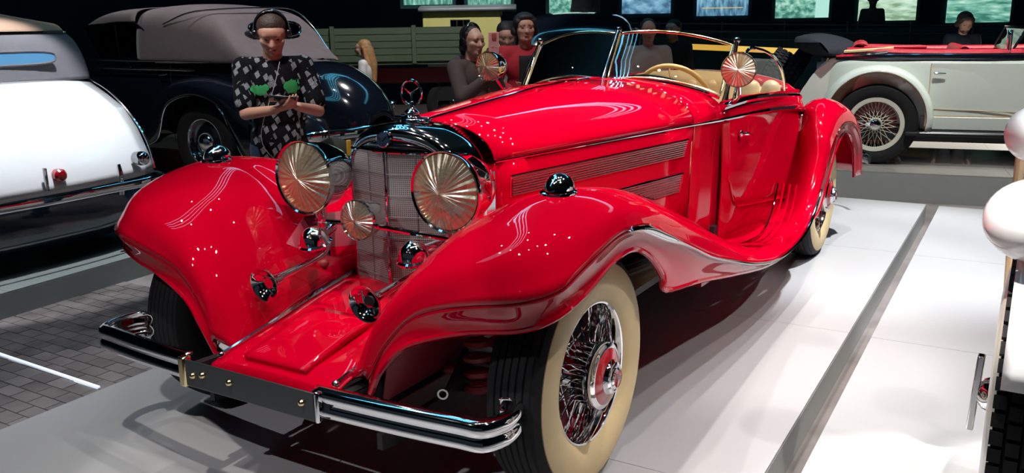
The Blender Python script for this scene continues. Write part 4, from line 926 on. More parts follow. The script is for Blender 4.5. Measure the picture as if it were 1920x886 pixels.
# sloping tail, cockpit
loft(tr, 'tail', 'ivory_paint', [[(x, y, z) for x in (-.66, -.62, -.4, 0, .4, .62, .66)] for y, z in ((3.40, .97), (3.50, .965), (3.62, .86), (3.78, .60), (3.86, .42), (3.84, .33))], n=3)
for s in (1, -1):
    B().prism([(3.1, .97), (3.50, .965), (3.62, .86), (3.78, .60), (3.86, .42), (3.84, .33), (3.1, .33)], -.01, .01, Matrix(((0, 0, 1, s*.655), (1, 0, 0, 0), (0, 1, 0, 0), (0, 0, 0, 1)))).build('tail_side', 'ivory_paint', tr)
B().box((0, 2.4, .60), (1.25, 2.2, .06)).build('cockpit_floor', 'dark_metal', tr)
loft(tr, 'rear_seat', 'red_leather', [[(x, y, z) for x in (-.60, -.3, 0, .3, .60)] for y, z in ((2.75, .75), (3.0, .78), (3.12, .95), (3.18, 1.09), (3.28, 1.10), (3.36, 1.0))], n=3)
loft(tr, 'front_seat', 'red_leather', [[(x, y, z) for x in (-.58, -.3, 0, .3, .58)] for y, z in ((2.0, .75), (2.15, .78), (2.25, .95), (2.31, 1.06), (2.38, 1.06), (2.42, .9))], n=3)
B().box((-.45, 2.95, 1.07), (.30, .55, .03), rz=.1).build('folded_apron', 'red_leather', tr, bevel=.01)
B().tube(cr_interp([(-.66, 3.45, 1.03), (-.67, 3.2, 1.045), (-.66, 2.95, 1.065)], 4), .016, 6).build('top_bow', 'leather', tr)
B().tube(cr_interp([(-.69, 3.45, 1.00), (-.70, 3.2, 1.01), (-.69, 3.0, 1.03)], 4), .012, 6).build('top_bow', 'chrome', tr)
for yy in (1.98, 1.82):   # windscreen stanchions
    B().patch([[(-.64+dx, yy+dy, z) for dx, dy in ((-.03, .0), (0, .03), (.03, 0))] for z, in ((1.02,), (1.1,), (1.22,))], 3, 3).build('screen_post', 'chrome', tr, thick=.012)
B().grid([[(x, 1.96-.09*t, 1.03+.20*t) for x in (-.62, 0, .62)] for t in (0, 1)]).build('windscreen_pane', 'pane_clear', tr)
B().tube([(-.63, 1.97, 1.02), (-.63, 1.87, 1.235), (.63, 1.87, 1.235), (.63, 1.97, 1.02)], .011, 8).build('windscreen_frame', 'chrome', tr)
# hood bundle
G = []
for i, (y, r, cz_) in enumerate(((3.20, .03, 1.06), (3.26, .085, 1.07), (3.40, .12, 1.09), (3.58, .135, 1.11), (3.74, .12, 1.12), (3.84, .08, 1.12), (3.88, .02, 1.12))):
    G.append([])
# bundle spans the car's width: ridge along x
G = []
for x in [-.78+.13*k for k in range(13)]:
    e = max(.15, 1-(abs(x)/.80)**6); row = []
    for k in range(14):
        a = 2*pi*k/14; wob = 1+.10*noise.noise(Vector((x*3, cos(a)*1.5, sin(a)*1.5)))
        row.append((x, 3.56+.31*e*cos(a)*wob, 1.075+.105*e*sin(a)*wob+.05*cos(a)))
    G.append(row)
B().patch([r+[r[0]] for r in G], 2, 2).build('folded_top', 'navy_cloth', tr)
# two spare wheels leaning on the tail
for k, yy in enumerate((3.93, 4.14)):
    o = wheel(tr, (0, 0, 0), 1, Ro=.37, wd=.16, rim=.25, whitewall=False, cap='small', rim_mat='rim_cream', spoke_mat='rim_cream', spokes=40, stuff_spokes=True, n=48)
    o.name = 'spare_wheel'; o.matrix_local = Matrix.Translation((0, yy, .70)) @ Matrix.Rotation(radians(28), 4, 'X') @ Matrix.Rotation(pi/2, 4, 'Z')
    # tread blocks
    tb_ = B()
    for j in range(44):
        for xo in (-.055, 0, .055):
            R = Matrix.Rotation(2*pi*(j+(.5 if xo == 0 else 0))/44, 4, 'X'); tb_.box((xo, 0, .371), (.040, .034, .012), R)
    tag(tb_.build('tread_blocks', 'rubber', o), kind='stuff')
B().box((0, 1.5, .27), (1.62, 4.0, .10)).build('chassis', 'dark_metal', tr)
for s in (1, -1): wheel(tr, (s*.78, -.1, .373), s, Ro=.373, wd=.17, rim=.252, whitewall=False, cap='small', rim_mat='rim_cream', spokes=0, n=32)

# ---------------- ivory car in the right foreground ----------------
rc = thing('touring_car', 'white car corner at the right edge, white fender over deep-treaded tyre', 'car', (1.925, .37, .007), 0)
wo = wheel(rc, (.10, 0, .40), -1, Ro=.40, wd=.19, rim=.25, whitewall=False, cap='small', rim_mat='rim_cream', spoke_mat='rim_cream', spokes=48, stuff_spokes=True)
B().lathe([(.245, .07), (.30, .108), (.36, .100), (.385, .088)], Matrix.Rotation(-pi/2, 4, 'Y'), 56).build('sidewall_band', 'rim_cream', wo)
b = B()
for j in range(56):
    for q, xo in enumerate((-.078, -.04, 0, .04, .078)):
        R = Matrix.Rotation(2*pi*(j+.5*(q % 2))/56, 4, 'X'); b.box((xo, 0, .3985), (.030, .034, .016), R)
tag(b.build('tread_blocks', 'rubber', wo), kind='stuff')
hb = B().lathe([(.05, .06), (.055, .105), (.045, .125), (.025, .14), (.0001, .145)], frame((.10, 0, .40), (-1, 0, 0)), 24)
hb.bar((-.050, 0, .285), (-.040, 0, .515), .034, .020); hb.build('knock_off_hub', 'chrome', rc, bevel=.004)
arc_fender(rc, 'fender', 'white_paint', 0, .02, .42, .44, .02, .30, 25, 160, n=12)
q1 = atZ(1950, 418, 2.30)-Vector((1.925, .37, 0)); q2 = atZ(1950, 255, 2.70)-Vector((1.925, .37, 0))
B().ball(tuple(q1), (.135, .20, .108), 32, 20).build('fender_nose', 'white_paint', rc)
B().ball(tuple(q2), (.098, .12, .092), 32, 20).build('headlight_shell', 'white_paint', rc)
B().tube([(q2.x-.045, q2.y+.02, q2.z), (q2.x-.045, q2.y+.02, .86), (q2.x-.03, q2.y, .5)], .014, 8).build('lamp_stay', 'tan_paint', rc)
loft(rc, 'bonnet', 'ivory_paint', [[(.55, y, .5), (.52, y, .9), (.7, y, 1.12), (1.0, y, 1.15)] for y in (.1, .8, 1.6, 2.2)], n=3)
B().box((.75, 1.0, .42), (.5, 2.6, .1)).build('frame_rail', 'dark_metal', rc)

# ---------------- black saloon behind the windscreen, lorry, van ----------------
q = atZ(1080, 60, 11.2)
bk = thing('black_saloon', 'glossy black rounded saloon standing behind the roadster windscreen', 'car', (q.x, q.y, -.15), radians(29))
secs = [bsec(y, w_, zt, zb, sh) for y, w_, zt, zb, sh in ((-2.1, .3, .75, .35, .3), (-1.8, .45, 1.02, .35, .3), (-1.1, .6, 1.1, .33, .3), (-.7, .74, 1.12, .33, .25), (.9, .78, 1.12, .33, .25), (1.7, .66, .85, .35, .4), (2.1, .4, .5, .38, .5))]
loft(bk, 'body', 'black_paint', secs, n=3)
loft(bk, 'roof', 'black_paint', [tsec(y, w_, zt, 1.06) for y, w_, zt in ((-.95, .66, 1.16), (-.75, .70, 1.45), (-.45, .72, 1.64), (.1, .74, 1.71), (.7, .72, 1.66), (1.25, .62, 1.42), (1.6, .5, 1.1))], n=3)
for s in (1, -1):
    for y0, y1 in ((-.62, -.02), (.06, .70)):
        b = B().prism([(y0+.08, 1.18), (y0+.03, 1.50), (y1-.03, 1.52), (y1, 1.18)], 0, .01, Matrix(((0, 0, 1, s*.735), (1, 0, 0, 0), (0, 1, 0, 0), (0, 0, 0, 1)))); wf = b.build('side_window', 'pane_dark', bk)
        B().tube([(s*.75, y, z) for y, z in ((y0+.08, 1.18), (y0+.03, 1.50), (y1-.03, 1.52), (y1, 1.18))], .008, 6, closed=True).build('window_frame', 'chrome_dull', bk)
    arc_fender(bk, 'fender', 'black_paint', 0, -1.35, .42, .44, s*.5, s*.86, -5, 185)
    arc_fender(bk, 'fender', 'black_paint', 0, 1.3, .42, .44, s*.55, s*.86, -5, 185)
    for y in (-1.35, 1.3): wheel(bk, (s*.73, y, .36), s, Ro=.36, wd=.17, rim=.22, spokes=0, whitewall=False, cap='dome', n=32, disc='black_paint')
    lamp('headlight', (s*.42, -1.9, .95), .10, .2, parent=bk)

a0, a1 = atZ(560, 50, 11.6), atZ(886, 62, 11.6)
ang = math.atan2(a1.y-a0.y, a1.x-a0.x); L = (Vector(a1.xy)-Vector(a0.xy)).length
lo = thing('lorry', 'old lorry with dull green plank-sided load bed and dark red chassis', 'lorry', (a0.x, a0.y, -.15), ang)
zt, zb = atZ(640, 53, 11.6).z+.15, atZ(700, 117, 11.6).z+.15
npk = 5
B().box((L/2-1.2, .08, (zt+zb)/2), (L+2.4, .02, zt-zb)).build('bed_backing', 'dark_metal', lo)
for k in range(npk):
    for x0, x1 in ((-2.4, -.9), (-.88, .42), (.44, 1.50), (1.52, L)):
        h = (zt-zb)/npk; B().box(((x0+x1)/2, .05, zb+h*(k+.5)), (x1-x0-.02, .035, h-.008)).build('bed_plank', 'green_paint', lo)
for x in (-.9, .43, 1.51, L-.02): B().box((x, .02, (zt+zb)/2), (.05, .05, zt-zb+.05)).build('bed_post', 'green_paint', lo)
B().box((L/2-1.2, .45, zb), (L+2.4, .8, .08)).build('bed_floor', 'green_paint', lo)
B().box((L/2-1.2, .4, zb-.2), (L+2.4, .2, .2)).build('frame_rail', 'spring_red', lo)
for x in (.3, -1.8):
    b = wheel(lo, (x, .35, .5), 1, Ro=.5, wd=.24, rim=.3, spokes=0, whitewall=False, cap='dome', n=36, disc='enamel_red', cap_mat='chrome_dull'); b.rotation_euler = (0, 0, -pi/2)
b0, b1 = atZ(793, 60, 12.9), atZ(940, 68, 12.9)
ang = math.atan2(b1.y-b0.y, b1.x-b0.x); L = (Vector(b1.xy)-Vector(b0.xy)).length
vn = thing('delivery_van', 'box body of a pale yellow van with one dark window, behind the lorry bed', 'van', (b0.x, b0.y, -.15), ang)
zt = atZ(860, 20, 12.9).z+.15; zr = zt
B().box((L/2, .45, zr-.34), (L, .9, .68)).build('box_body', 'yellow_paint', vn, bevel=.02)
B().box((L/2, .45, zr-.80), (L-.1, .8, .22)).build('van_chassis', 'dark_metal', vn)
B().box((L/2, .45, .62), (L-.3, .5, zr-1.5)).build('engine_bay', 'dark_metal', vn)
B().box((L+.10, .45, zr/2+.3), (.20, .8, zr-.75)).build('cab_side', 'dark_metal', vn)
B().patch([[(x, y, zr+.06-.05*((y-.45)/.53)**2) for x in (-.05, L/2, L+.22)] for y in (-.08, .2, .45, .7, .98)], 3, 3).build('roof', 'roof_grey', vn, thick=.05)
wv0 = (845-793)/147*L; wv1 = (882-793)/147*L
B().box(((wv0+wv1)/2, -.003, zt-.19), (wv1-wv0, .012, .125)).build('window_frame', 'dark_metal', vn)
for k in range(3): B().box((wv0+(wv1-wv0)*(k+.5)/3, -.014, zt-.19), ((wv1-wv0)/3-.02, .01, .10)).build('pane', 'pane_dark', vn)
for x in (.4, 1.0): 
    b = wheel(vn, (x, .3, .42), 1, Ro=.42, wd=.2, rim=.25, spokes=0, whitewall=False, cap='dome', n=28, disc='dark_metal'); b.rotation_euler = (0, 0, -pi/2)

# ---------------- back wall: ramp parapet and backlit pictures ----------------
G = [(.05, .22, .17), (.22, .55, .42), (.65, .95, .80)]; BLU = [(.05, .14, .24), (.16, .38, .55), (.45, .70, .85)]
pics = [((757, 9), (848, 9), 'town', 0, 'leftmost backlit picture, green, above the yellow van'), ((877, 10), (958, 12), 'town', 0, 'green backlit picture directly right of the leftmost one'), ((1030, 25), (1120, 22), 'crowd', 0, 'green backlit picture behind the first dark silhouette, above the black saloon'),
        ((1166, 27), (1257, 24), 'sea', 1, 'blue backlit picture left of the other blue one'), ((1306, 31), (1402, 28), 'town', 1, 'blue backlit picture with an orange streak of light'),
        ((1453, 35), (1553, 32), 'crowd', 0, 'green backlit picture of a crowd with a bright right part'), ((1608, 40), (1716, 37), 'field', 0, 'pale green backlit picture behind the right silhouette'), ((1773, 43), (1892, 41), 'field', 0, 'rightmost backlit picture, green, above the man in the dark polo')]
for i, (a, b_, kind, blue, lab) in enumerate(pics):
    nm = 'picture_%d' % i; C = BLU if blue else G
    if i == 6: C = [(.25, .40, .25), (.50, .75, .55), (.8, 1, .85)]
    picture_mat(nm, *C, kind, i+1.7)
    pa, pb = atZ(*a, 15), atZ(*b_, 15); zb = (pa.z+pb.z)/2; hgt = .95
    X = Vector((pb.x-pa.x, pb.y-pa.y, 0)); L = X.length; an = math.atan2(X.y, X.x)
    o = thing('backlit_picture', lab, 'picture', (pa.x, pa.y, zb), an, 'backlit pictures along the rear wall')
    B().box((L/2, .04, hgt/2), (L+.12, .06, hgt+.12)).build('picture_frame', 'wall_dark', o)
    pn = B().box((L/2, .0, hgt/2), (L, .02, hgt)).build('picture_panel', nm, o)
    if i == 4: B().box((L*.5, -.012, .13), (L*.8, .004, .012)).build('orange_streak', 'yellow_strip', o)
    if i == 5: B().box((L*.87, -.012, hgt/2), (L*.25, .004, hgt)).build('bright_panel', mat('pic_bright', (.1, .2, .18), emit=(.45, .8, .7), es=.9), o)
def wpt(px, py, Z): return atZ(px, py, Z)
pa, pb = wpt(985, 42, 13.95), wpt(2050, 48, 13.95)
tag(B().bar((pa.x, pa.y, .55), (pb.x, pb.y, .55), .08, 1.45).build('trim_1', 'wall_dark'), None, None, None, 'structure')
rl = thing('ramp_railing', 'dark railing of the ramp below the backlit pictures', 'railing', (0, 0, 0))
for k, dy in enumerate((0, 13, 26)):
    a, b_ = atZ(985, 42+dy, 13.8), atZ(1960, 50+dy*1.25, 13.8); B().cap(a, b_, .012, .012, 6).build('rail', 'rail_dark', rl)
for px in range(1000, 1960, 118):
    a = atZ(px, 42, 13.82); B().cap((a.x, a.y, -.1), a, .014, .014, 6).build('post', 'rail_dark', rl)
a, b_ = atZ(1262, 86, 12.0), atZ(1760, 108, 12.0)
tag(B().bar(a, b_, .03, .075).build('yellow_light_rail', 'yellow_strip'), 'glowing yellow rail behind the roadster windscreen and the tourer', 'rail')

# ---------------- people ----------------
def fuse(b, vox, sm=2, name='tmp'):
    me = bpy.data.meshes.new(name); me.from_pydata([tuple(p) for p in b.v], [], b.f)
    bm = bmesh.new(); bm.from_mesh(me); bmesh.ops.recalc_face_normals(bm, faces=bm.faces); bm.to_mesh(me); bm.free()
    o = bpy.data.objects.new(name, me); COL.objects.link(o)
    r = o.modifiers.new('r', 'REMESH'); r.mode = 'VOXEL'; r.voxel_size = vox; r.use_smooth_shade = True
    if sm: s_ = o.modifiers.new('s', 'SMOOTH'); s_.iterations = sm; s_.factor = .6
    dg = bpy.context.evaluated_depsgraph_get(); m2 = bpy.data.meshes.new_from_object(o.evaluated_get(dg))
    bpy.data.objects.remove(o); return m2
def put(me, name, m, parent, M=None):
    me.name = name; me.materials.clear(); me.materials.append(MT[m]); me.polygons.foreach_set('use_smooth', [True]*len(me.polygons))
    o = bpy.data.objects.new(name, me); COL.objects.link(o); o.parent = parent
    if M: o.matrix_local = M
    return o
def ik(a, c, l1, l2, hint):
    d = c-a; L = min(d.length, (l1+l2)*.999); d.normalize(); x = (l1*l1-l2*l2+L*L)/(2*L); h = sqrt(max(0, l1*l1-x*x))
    hv = Vector(hint); hv = (hv-d*hv.dot(d)).normalized(); return a+d*x+hv*h, a+d*L
def hand(b, w, d, nrm, side, curl, sc=1.0, spread=.12):
    """palm and five fingers from the wrist w along d; nrm = palm normal (towards what is held)"""
    d = Vector(d).normalized(); nrm = Vector(nrm); nrm = (nrm-d*nrm.dot(d)).normalized(); lat = d.cross(nrm)*side
    pc = w+d*.045*sc
    for k in (-1, -.33, .33, 1): b.cap(w+lat*k*.018*sc, w+d*.082*sc+lat*k*.028*sc, .014*sc, .0125*sc, 8)
    for k, ln in zip((-1, -.33, .33, 1), (.062, .073, .078, .070)):
        p = w+d*.085*sc+lat*k*.029*sc; dd = (d+lat*k*spread).normalized(); c = curl
        for j, (l, r0, r1) in enumerate(((ln*.45, .0098, .0092), (ln*.32, .0092, .0084), (ln*.25, .0084, .0074))):
            dd = (dd*cos(c)+nrm*sin(c)).normalized(); q = p+dd*l*sc; b.cap(p, q, r0*sc, r1*sc, 8); p = q
    p = w+d*.022*sc+lat*.026*sc; dd = (d*.55+lat*.75+nrm*.35).normalized()
    for l, r0, r1 in ((.038, .0135, .012), (.032, .011, .0095), (.024, .0095, .008)):
        q = p+dd*l*sc; b.cap(p, q, r0*sc, r1*sc, 8); p = q; dd = (dd*.85+d*.35+nrm*.2).normalized()
def person(label, loc, face, Hh=1.75, build=1.0, skin='skin', hair='hair_brown', hair_style='short', top='black_cloth', bottom='denim', handL=None, handR=None, pitch=0, yaw=0, beard=None,
           sleeves='short', vox=.012, headphones=False, group=None, hood=False, female=False, palmL=(0, 0, 1), palmR=(0, 0, 1), dirL=None, dirR=None, lean=0, open_jacket=None, curl=.35):
    """local frame: faces -Y, x = the person's left; all sizes relative to the height"""
    h = Hh/1.75; k = build
    t = thing('person', label, 'person', loc, face, group)
    sw = (.195 if not female else .170)*h*k; hw_ = .095*h*k; ln = lean*h
    pel = Vector((0, 0, .95*h)); chest = Vector((0, -ln, 1.28*h)); neck = Vector((0, -.01-ln*1.2, 1.47*h)); hd = Vector((0, -.024-ln*1.3-.045*sin(pitch), 1.592*h-.02*sin(pitch)))
    b = B()
    # trunk
    b.ball((0, 0, .97*h), (.165*h*k, .115*h*k, .14*h)); b.ball((0, -ln*.5, 1.12*h), (.150*h*k, .105*h*k, .17*h)); b.ball((0, -ln, 1.29*h), (.175*h*k*(1 if not female else .9), .115*h*k, .17*h))
    b.cap((-sw*.82, .0-ln, 1.405*h), (sw*.82, .0-ln, 1.405*h), .058*h*k, .058*h*k); b.cap((0, .01-ln, 1.38*h), neck+Vector((0, 0, .06*h)), .065*h*k, .054*h*(1 if not female else .85))
    # legs
    feet = []
    for s in (1, -1):
        hip = Vector((s*hw_, 0, .92*h)); kn = Vector((s*hw_*1.1, -.02*h, .50*h)); an = Vector((s*hw_*1.15, .02*h, .085*h)); feet.append(an)
        b.cap(hip, kn, .088*h*k, .058*h*k); b.cap(kn, an+Vector((0, 0, .2*h)), .056*h*k, .052*h*k); b.cap(an+Vector((0, 0, .2*h)), an, .052*h*k, .036*h)
        b.cap(an, an+Vector((0, -.02*h, -.045*h)), .036*h, .034*h); b.cap(an+Vector((0, .03*h, -.05*h)), an+Vector((s*.01, -.14*h, -.055*h)), .033*h, .028*h)
    # arms
    arms = {}
    for s, tg, pal, dr in ((1, handL, palmL, dirL), (-1, handR, palmR, dirR)):
        sh = Vector((s*sw, -ln, 1.40*h)); tgt = Vector(tg) if tg else Vector((s*(sw+.06*h), -.03*h-ln, .86*h))
        el, wr = ik(sh, tgt, .29*h, .255*h, (s*.6, .55, -.6)); arms[s] = (sh, el, wr)
        b.cap(sh, el, .050*h*k, .040*h*k); b.cap(el, wr, .040*h*k, .026*h*(1 if not female else .88))
        hand(b, wr, dr or (wr-el), pal if tg else (-s, 0, 0), s, curl if tg else .25, sc=1.0*h*(1.0 if not female else .9))
    # head (own frame so that it can turn and nod)
    HM = Matrix.Translation(hd) @ Matrix.Rotation(yaw, 4, 'Z') @ Matrix.Rotation(pitch, 4, 'X') @ Matrix.Scale(h, 4)
    hb = B(); fw = .94 if female else 1.07
    hb.ball((0, .015, .035), (.078*fw, .098, .088)); hb.ball((0, -.030, -.015), (.066*fw, .070, .092)); hb.ball((0, -.048, -.072), (.052*fw, .042, .038)); hb.ball((.035*fw, -.02, -.055), (.026, .035, .034), 12, 8); hb.ball((-.035*fw, -.02, -.055), (.026, .035, .034), 12, 8); hb.ball((0, -.035, .035), (.070*fw, .068, .052))
    hb.cap((0, -.088, .018), (0, -.113, -.022), .010, .0145, 10); hb.ball((.012, -.104, -.026), .0085, 8, 6); hb.ball((-.012, -.104, -.026), .0085, 8, 6)
    hb.cap((-.040, -.085, .030), (.040, -.085, .030), .0125, .0125, 10)
    hb.cap((-.050, -.068, -.012), (-.030, -.080, -.018), .020, .018, 10); hb.cap((.050, -.068, -.012), (.030, -.080, -.018), .020, .018, 10)
    hb.ball((0, -.094, -.052), (.021, .012, .010), 12, 8); hb.ball((0, -.084, -.085), (.020, .016, .014), 12, 8)
    for s in (1, -1): hb.ball((s*.077*fw, .012, -.002), (.010, .019, .031), 12, 10)
    b.add(hb.v, hb.f, HM); b.cap(neck, hd+Vector((0, .015*h, -.06*h)), .054*h*(1 if not female else .82), .050*h*(1 if not female else .82))
    body = put(fuse(b, vox*.62, 2), 'body', skin, t)
    for s in (1, -1):
        B().ball((s*.029*fw, -.0885, .008), (.0125, .0075, .0065 if abs(pitch) < .2 else .004), 10, 8, HM).build('eye', 'eye', t)
        B().cap(HM @ Vector((s*.016, -.0985, .030)), HM @ Vector((s*.046, -.088, .030)), .0035*h, .003*h, 6).build('eyebrow', hair if hair != 'hair_blond' else 'hair_brown', t)
    B().ball((0, -.1015, -.053), (.021, .0065, .0065), 12, 8, HM).build('lips', 'lips', t)
    # clothes: same skeleton, a little larger, cut at the hems
    g = .014*h
    def torso(gr, hem):
        c = B(); c.ball((0, 0, .99*h), (.170*h*k+gr, .120*h*k+gr, .15*h)); c.ball((0, -ln*.5, 1.13*h), (.158*h*k+gr, .115*h*k+gr, .18*h)); c.ball((0, -ln, 1.29*h), (.178*h*k*(1 if not female else .9)+gr, .118*h*k+gr, .165*h))
        c.cap((-sw*.84, -ln, 1.395*h), (sw*.84, -ln, 1.395*h), .060*h*k+gr*.8, .060*h*k+gr*.8); c.cap((0, .015-ln, 1.38*h), (0, .01-ln, 1.435*h), .075*h*k+gr*.3, .066*h*k)
        if hem: c.lathe([(.0001, hem*h), (.172*h*k+gr, hem*h), (.176*h*k+gr, (hem+.12)*h), (.0001, (hem+.2)*h)], Matrix.Scale(.72, 4, (0, 1, 0)), 24)
        return c
    c = torso(g, .84 if not female else .86)
    for s in (1, -1):
        sh, el, wr = arms[s]
        if sleeves == 'short': c.cap(sh, sh+(el-sh)*.72, .062*h*k+g*.6, .056*h*k+g); c.cap(sh+(el-sh)*.6, sh+(el-sh)*.78, .056*h*k+g, .054*h*k+g, 16)
        else: c.cap(sh, el, .062*h*k+g*.6, .050*h*k+g); c.cap(el, el+(wr-el)*.93, .050*h*k+g, .036*h*k+g*.7)
    if hood: c.ball((0, .075-ln, 1.43*h), (.12*h, .075*h, .07*h))
    put(fuse(c, vox*.9, 3), 'jacket' if sleeves == 'long' else 'shirt', top, t)
    if open_jacket:
        B().patch([[(x, -ln-.135*h*k-g+abs(x)*.25, z*h) for x in (-.055, 0, .055)] for z in (.95, 1.1, 1.25, 1.38)], 3, 3).build('shirt', open_jacket, t, thick=.008)
    c = B(); g2 = .012*h
    c.ball((0, 0, .95*h), (.165*h*k+g2*.4, .115*h*k+g2*.4, .11*h))
    for s in (1, -1):
        hip = Vector((s*hw_, 0, .92*h)); kn = Vector((s*hw_*1.1, -.02*h, .50*h)); an = Vector((s*hw_*1.15, .02*h, .085*h))
        c.cap(hip, kn, .090*h*k+g2, .062*h*k+g2); c.cap(kn, an+Vector((0, 0, .02*h)), .062*h*k+g2, .048*h*k+g2)
    put(fuse(c, vox, 2), 'trousers', bottom, t)
    for an in feet:
        s = 1 if an.x > 0 else -1; c = B(); c.cap(an+Vector((0, .035*h, -.045*h)), an+Vector((s*.012, -.15*h, -.05*h)), .042*h, .034*h); c.box(tuple(an+Vector((0, -.055*h, -.077*h))), (.07*h, .25*h, .016*h))
        put(fuse(c, vox*.9, 2), 'shoe', 'phone_black', t)
    # hair
    if hair_style:
        c = B(); c.ball((0, .026, .052), (.084*fw, .100, .084)); 
        if hair_style == 'short': c.ball((0, .05, .01), (.078*fw, .075, .075))
        if hair_style == 'crop': c = B(); c.ball((0, .022, .056), (.0825*fw, .104, .080))
        if hair_style == 'mop':
            c.ball((0, .03, .045), (.100, .11, .095)); c.ball((.055, -.03, .055), .045); c.ball((-.055, -.03, .055), .045); c.ball((0, -.045, .092), (.07, .04, .03)); c.ball((.08, .02, -.02), .04); c.ball((-.08, .02, -.02), .04)
        if hair_style == 'bun': c = B(); c.ball((0, .034, .052), (.084*fw, .097, .084)); c.ball((0, .05, .0), (.080*fw, .075, .085)); c.ball((0, .105, -.05), (.05, .045, .06)); c.cap((.062, -.005, .06), (.066, .01, -.03), .018, .012); c.cap((-.062, -.005, .06), (-.066, .01, -.03), .018, .012)
        if hair_style == 'long':
            c.ball((0, .04, .02), (.090, .085, .09)); c.cap((0, .07, -.02), (0, .12, -.22), .085, .075); c.cap((0, .12, -.22), (.01, .14, -.42), .075, .04); c.cap((.06, .03, .02), (.07, .08, -.2), .035, .03); c.cap((-.06, .03, .02), (-.07, .08, -.2), .035, .03)
        cc = B(); cc.add(c.v, c.f, HM); put(fuse(cc, vox*.6, 2), 'hair', hair, t)
    if beard:
        c = B(); c.ball((0, -.056, -.072), (.052, .046, .042)); c.cap((.058, -.02, -.04), (.035, -.055, -.085), .017, .016); c.cap((-.058, -.02, -.04), (-.035, -.055, -.085), .017, .016)
        c2 = B(); c2.add(c.v, c.f, HM @ Matrix.Translation((0, .004, -.004))); put(fuse(c2, vox*.5, 2), 'beard', beard, t)
    if headphones:
        hp = bpy.data.objects.new('headphones', None); 
        P = [HM @ Vector((.092*fw*cos(a), .012, .02+.125*sin(a))) for a in [pi*k/16 for k in range(17)]]
        b2 = B().tube(P, .008*h, 8, flat=2.2)
        for s in (1, -1): b2.lathe([(.0001, -.012), (.030, -.012), (.034, .0), (.030, .016), (.0001, .018)], HM @ frame((s*.088*fw, .012, .0), (s, 0, 0)), 20)
        o = b2.build('headphones', 'phone_black', None); o.parent = None; o.matrix_world = Matrix.Translation(loc) @ Matrix.Rotation(face, 4, 'Z')
        tag(o, 'black headphones worn by the '+headphones, 'headphones')
    return t, arms, HM
def stand(px, py, Z, zf=-.15):
    q = atZ(px, py, Z); return (q.x, q.y, zf)
def hh(px, py, Z): return (atZ(px, py, Z).z+.15)/.9097
def toward(loc, px=None, extra=0):   # angle so that the figure's -Y looks at the camera
    d = Vector((CAM.x-loc[0], CAM.y-loc[1])); return math.atan2(d.y, d.x)+pi/2+extra
# man with phone
L = stand(511, 100, 5.15); fa = toward(L, extra=.10)
t, arms, HM = person('man in a black T-shirt printed with grey patches and green blots, looking at his phone', L, fa, hh(503, 62, 5.15), .90, top='print_shirt', handL=(.085, -.31, 1.175), handR=(-.04, -.33, 1.165), pitch=.42, yaw=-.12,
    beard=None, hair='hair_brown', hair_style='crop', vox=.010, headphones='man in the printed T-shirt', dirL=(-.8, -.55, .15), dirR=(.75, -.6, .25), palmL=(0, -.1, 1), palmR=(0, .3, 1), curl=.5)
Mw = Matrix.Translation(L) @ Matrix.Rotation(fa, 4, 'Z')
ph = B().box((0, 0, 0), (.145, .075, .010)).build('smartphone', 'phone_black', bevel=.003); ph.matrix_world = Mw @ Matrix.Translation((-.005, -.385, 1.225)) @ Matrix.Rotation(-.45, 4, 'X') @ Matrix.Rotation(.12, 4, 'Y')
tag(ph, 'dark smartphone held sideways by the man in the printed T-shirt', 'phone'); sc_ = B().box((0, 0, .006), (.130, .064, .002)).build('screen', 'phone_screen', ph)
cb = B().tube(cr_interp([Mw @ Vector(p) for p in ((.07, -.37, 1.20), (.09, -.30, 1.0), (.05, -.22, .88), (.12, -.18, .80), (-.02, -.17, .84), (-.12, -.2, 1.0), (-.02, -.2, 1.3), (.02, -.16, 1.42))], 6), .0022, 5).build('audio_cable', 'cable_white')
tag(cb, 'thin pale cable hanging in front of the man in the printed T-shirt', 'cable')
bg = B().ball((0, 0, 0), (.15, .08, .13)).build('shoulder_bag', 'bag_olive'); bg.matrix_world = Mw @ Matrix.Translation((.34, .16, .80)) @ Matrix.Rotation(.3, 4, 'Z')
tag(bg, 'dark olive shoulder bag at the hip of the man in the printed T-shirt', 'bag'); B().box((.06, -.10, .07), (.03, .02, .10)).build('yellow_tab', 'yellow_cloth', bg, bevel=.006)
B().tube(cr_interp([(-.02, 0, .12), (-.05, -.05, .20), (-.10, -.09, .26)], 5), .012, 6, flat=.3).build('strap', 'bag_olive', bg)
# girl with long fair hair, from behind
L = stand(686, 120, 10.2); person('girl with long fair hair in a white top, seen from behind', L, toward(L, extra=-1.9), hh(680, 92, 10.2), .85, hair='hair_blond', hair_style='long', top='white_blouse', bottom='black_cloth', female=True, skin='skin_pale', vox=.014)
# woman photographing
L = stand(884, 150, 6.5); fa = toward(L, extra=.62)
t, arms, HM = person('woman in a dark brown hooded jacket holding up a pink phone', L, fa, hh(885, 78, 6.5), .92, hair='hair_dark', hair_style='bun', top='hoodie', bottom='black_cloth', sleeves='long', female=True, skin='skin_pale', vox=.011, hood=True, headphones='woman in the brown jacket',
    handL=(-.05, -.30, 1.34), handR=(-.06, -.30, 1.24), dirL=(-.1, -.25, 1), palmL=(-.4, -1, .1), palmR=(0, -.2, 1), yaw=0, pitch=.05, curl=.3)
Mw = Matrix.Translation(L) @ Matrix.Rotation(fa, 4, 'Z')
o = B().box((0, 0, 0), (.078, .010, .155)).build('smartphone', 'phone_pink', bevel=.004); q = atZ(932, 88, 5.75); o.matrix_world = Matrix.Translation(q) @ Matrix.Rotation(fa-.35, 4, 'Z') @ Matrix.Rotation(-.06, 4, 'Y')
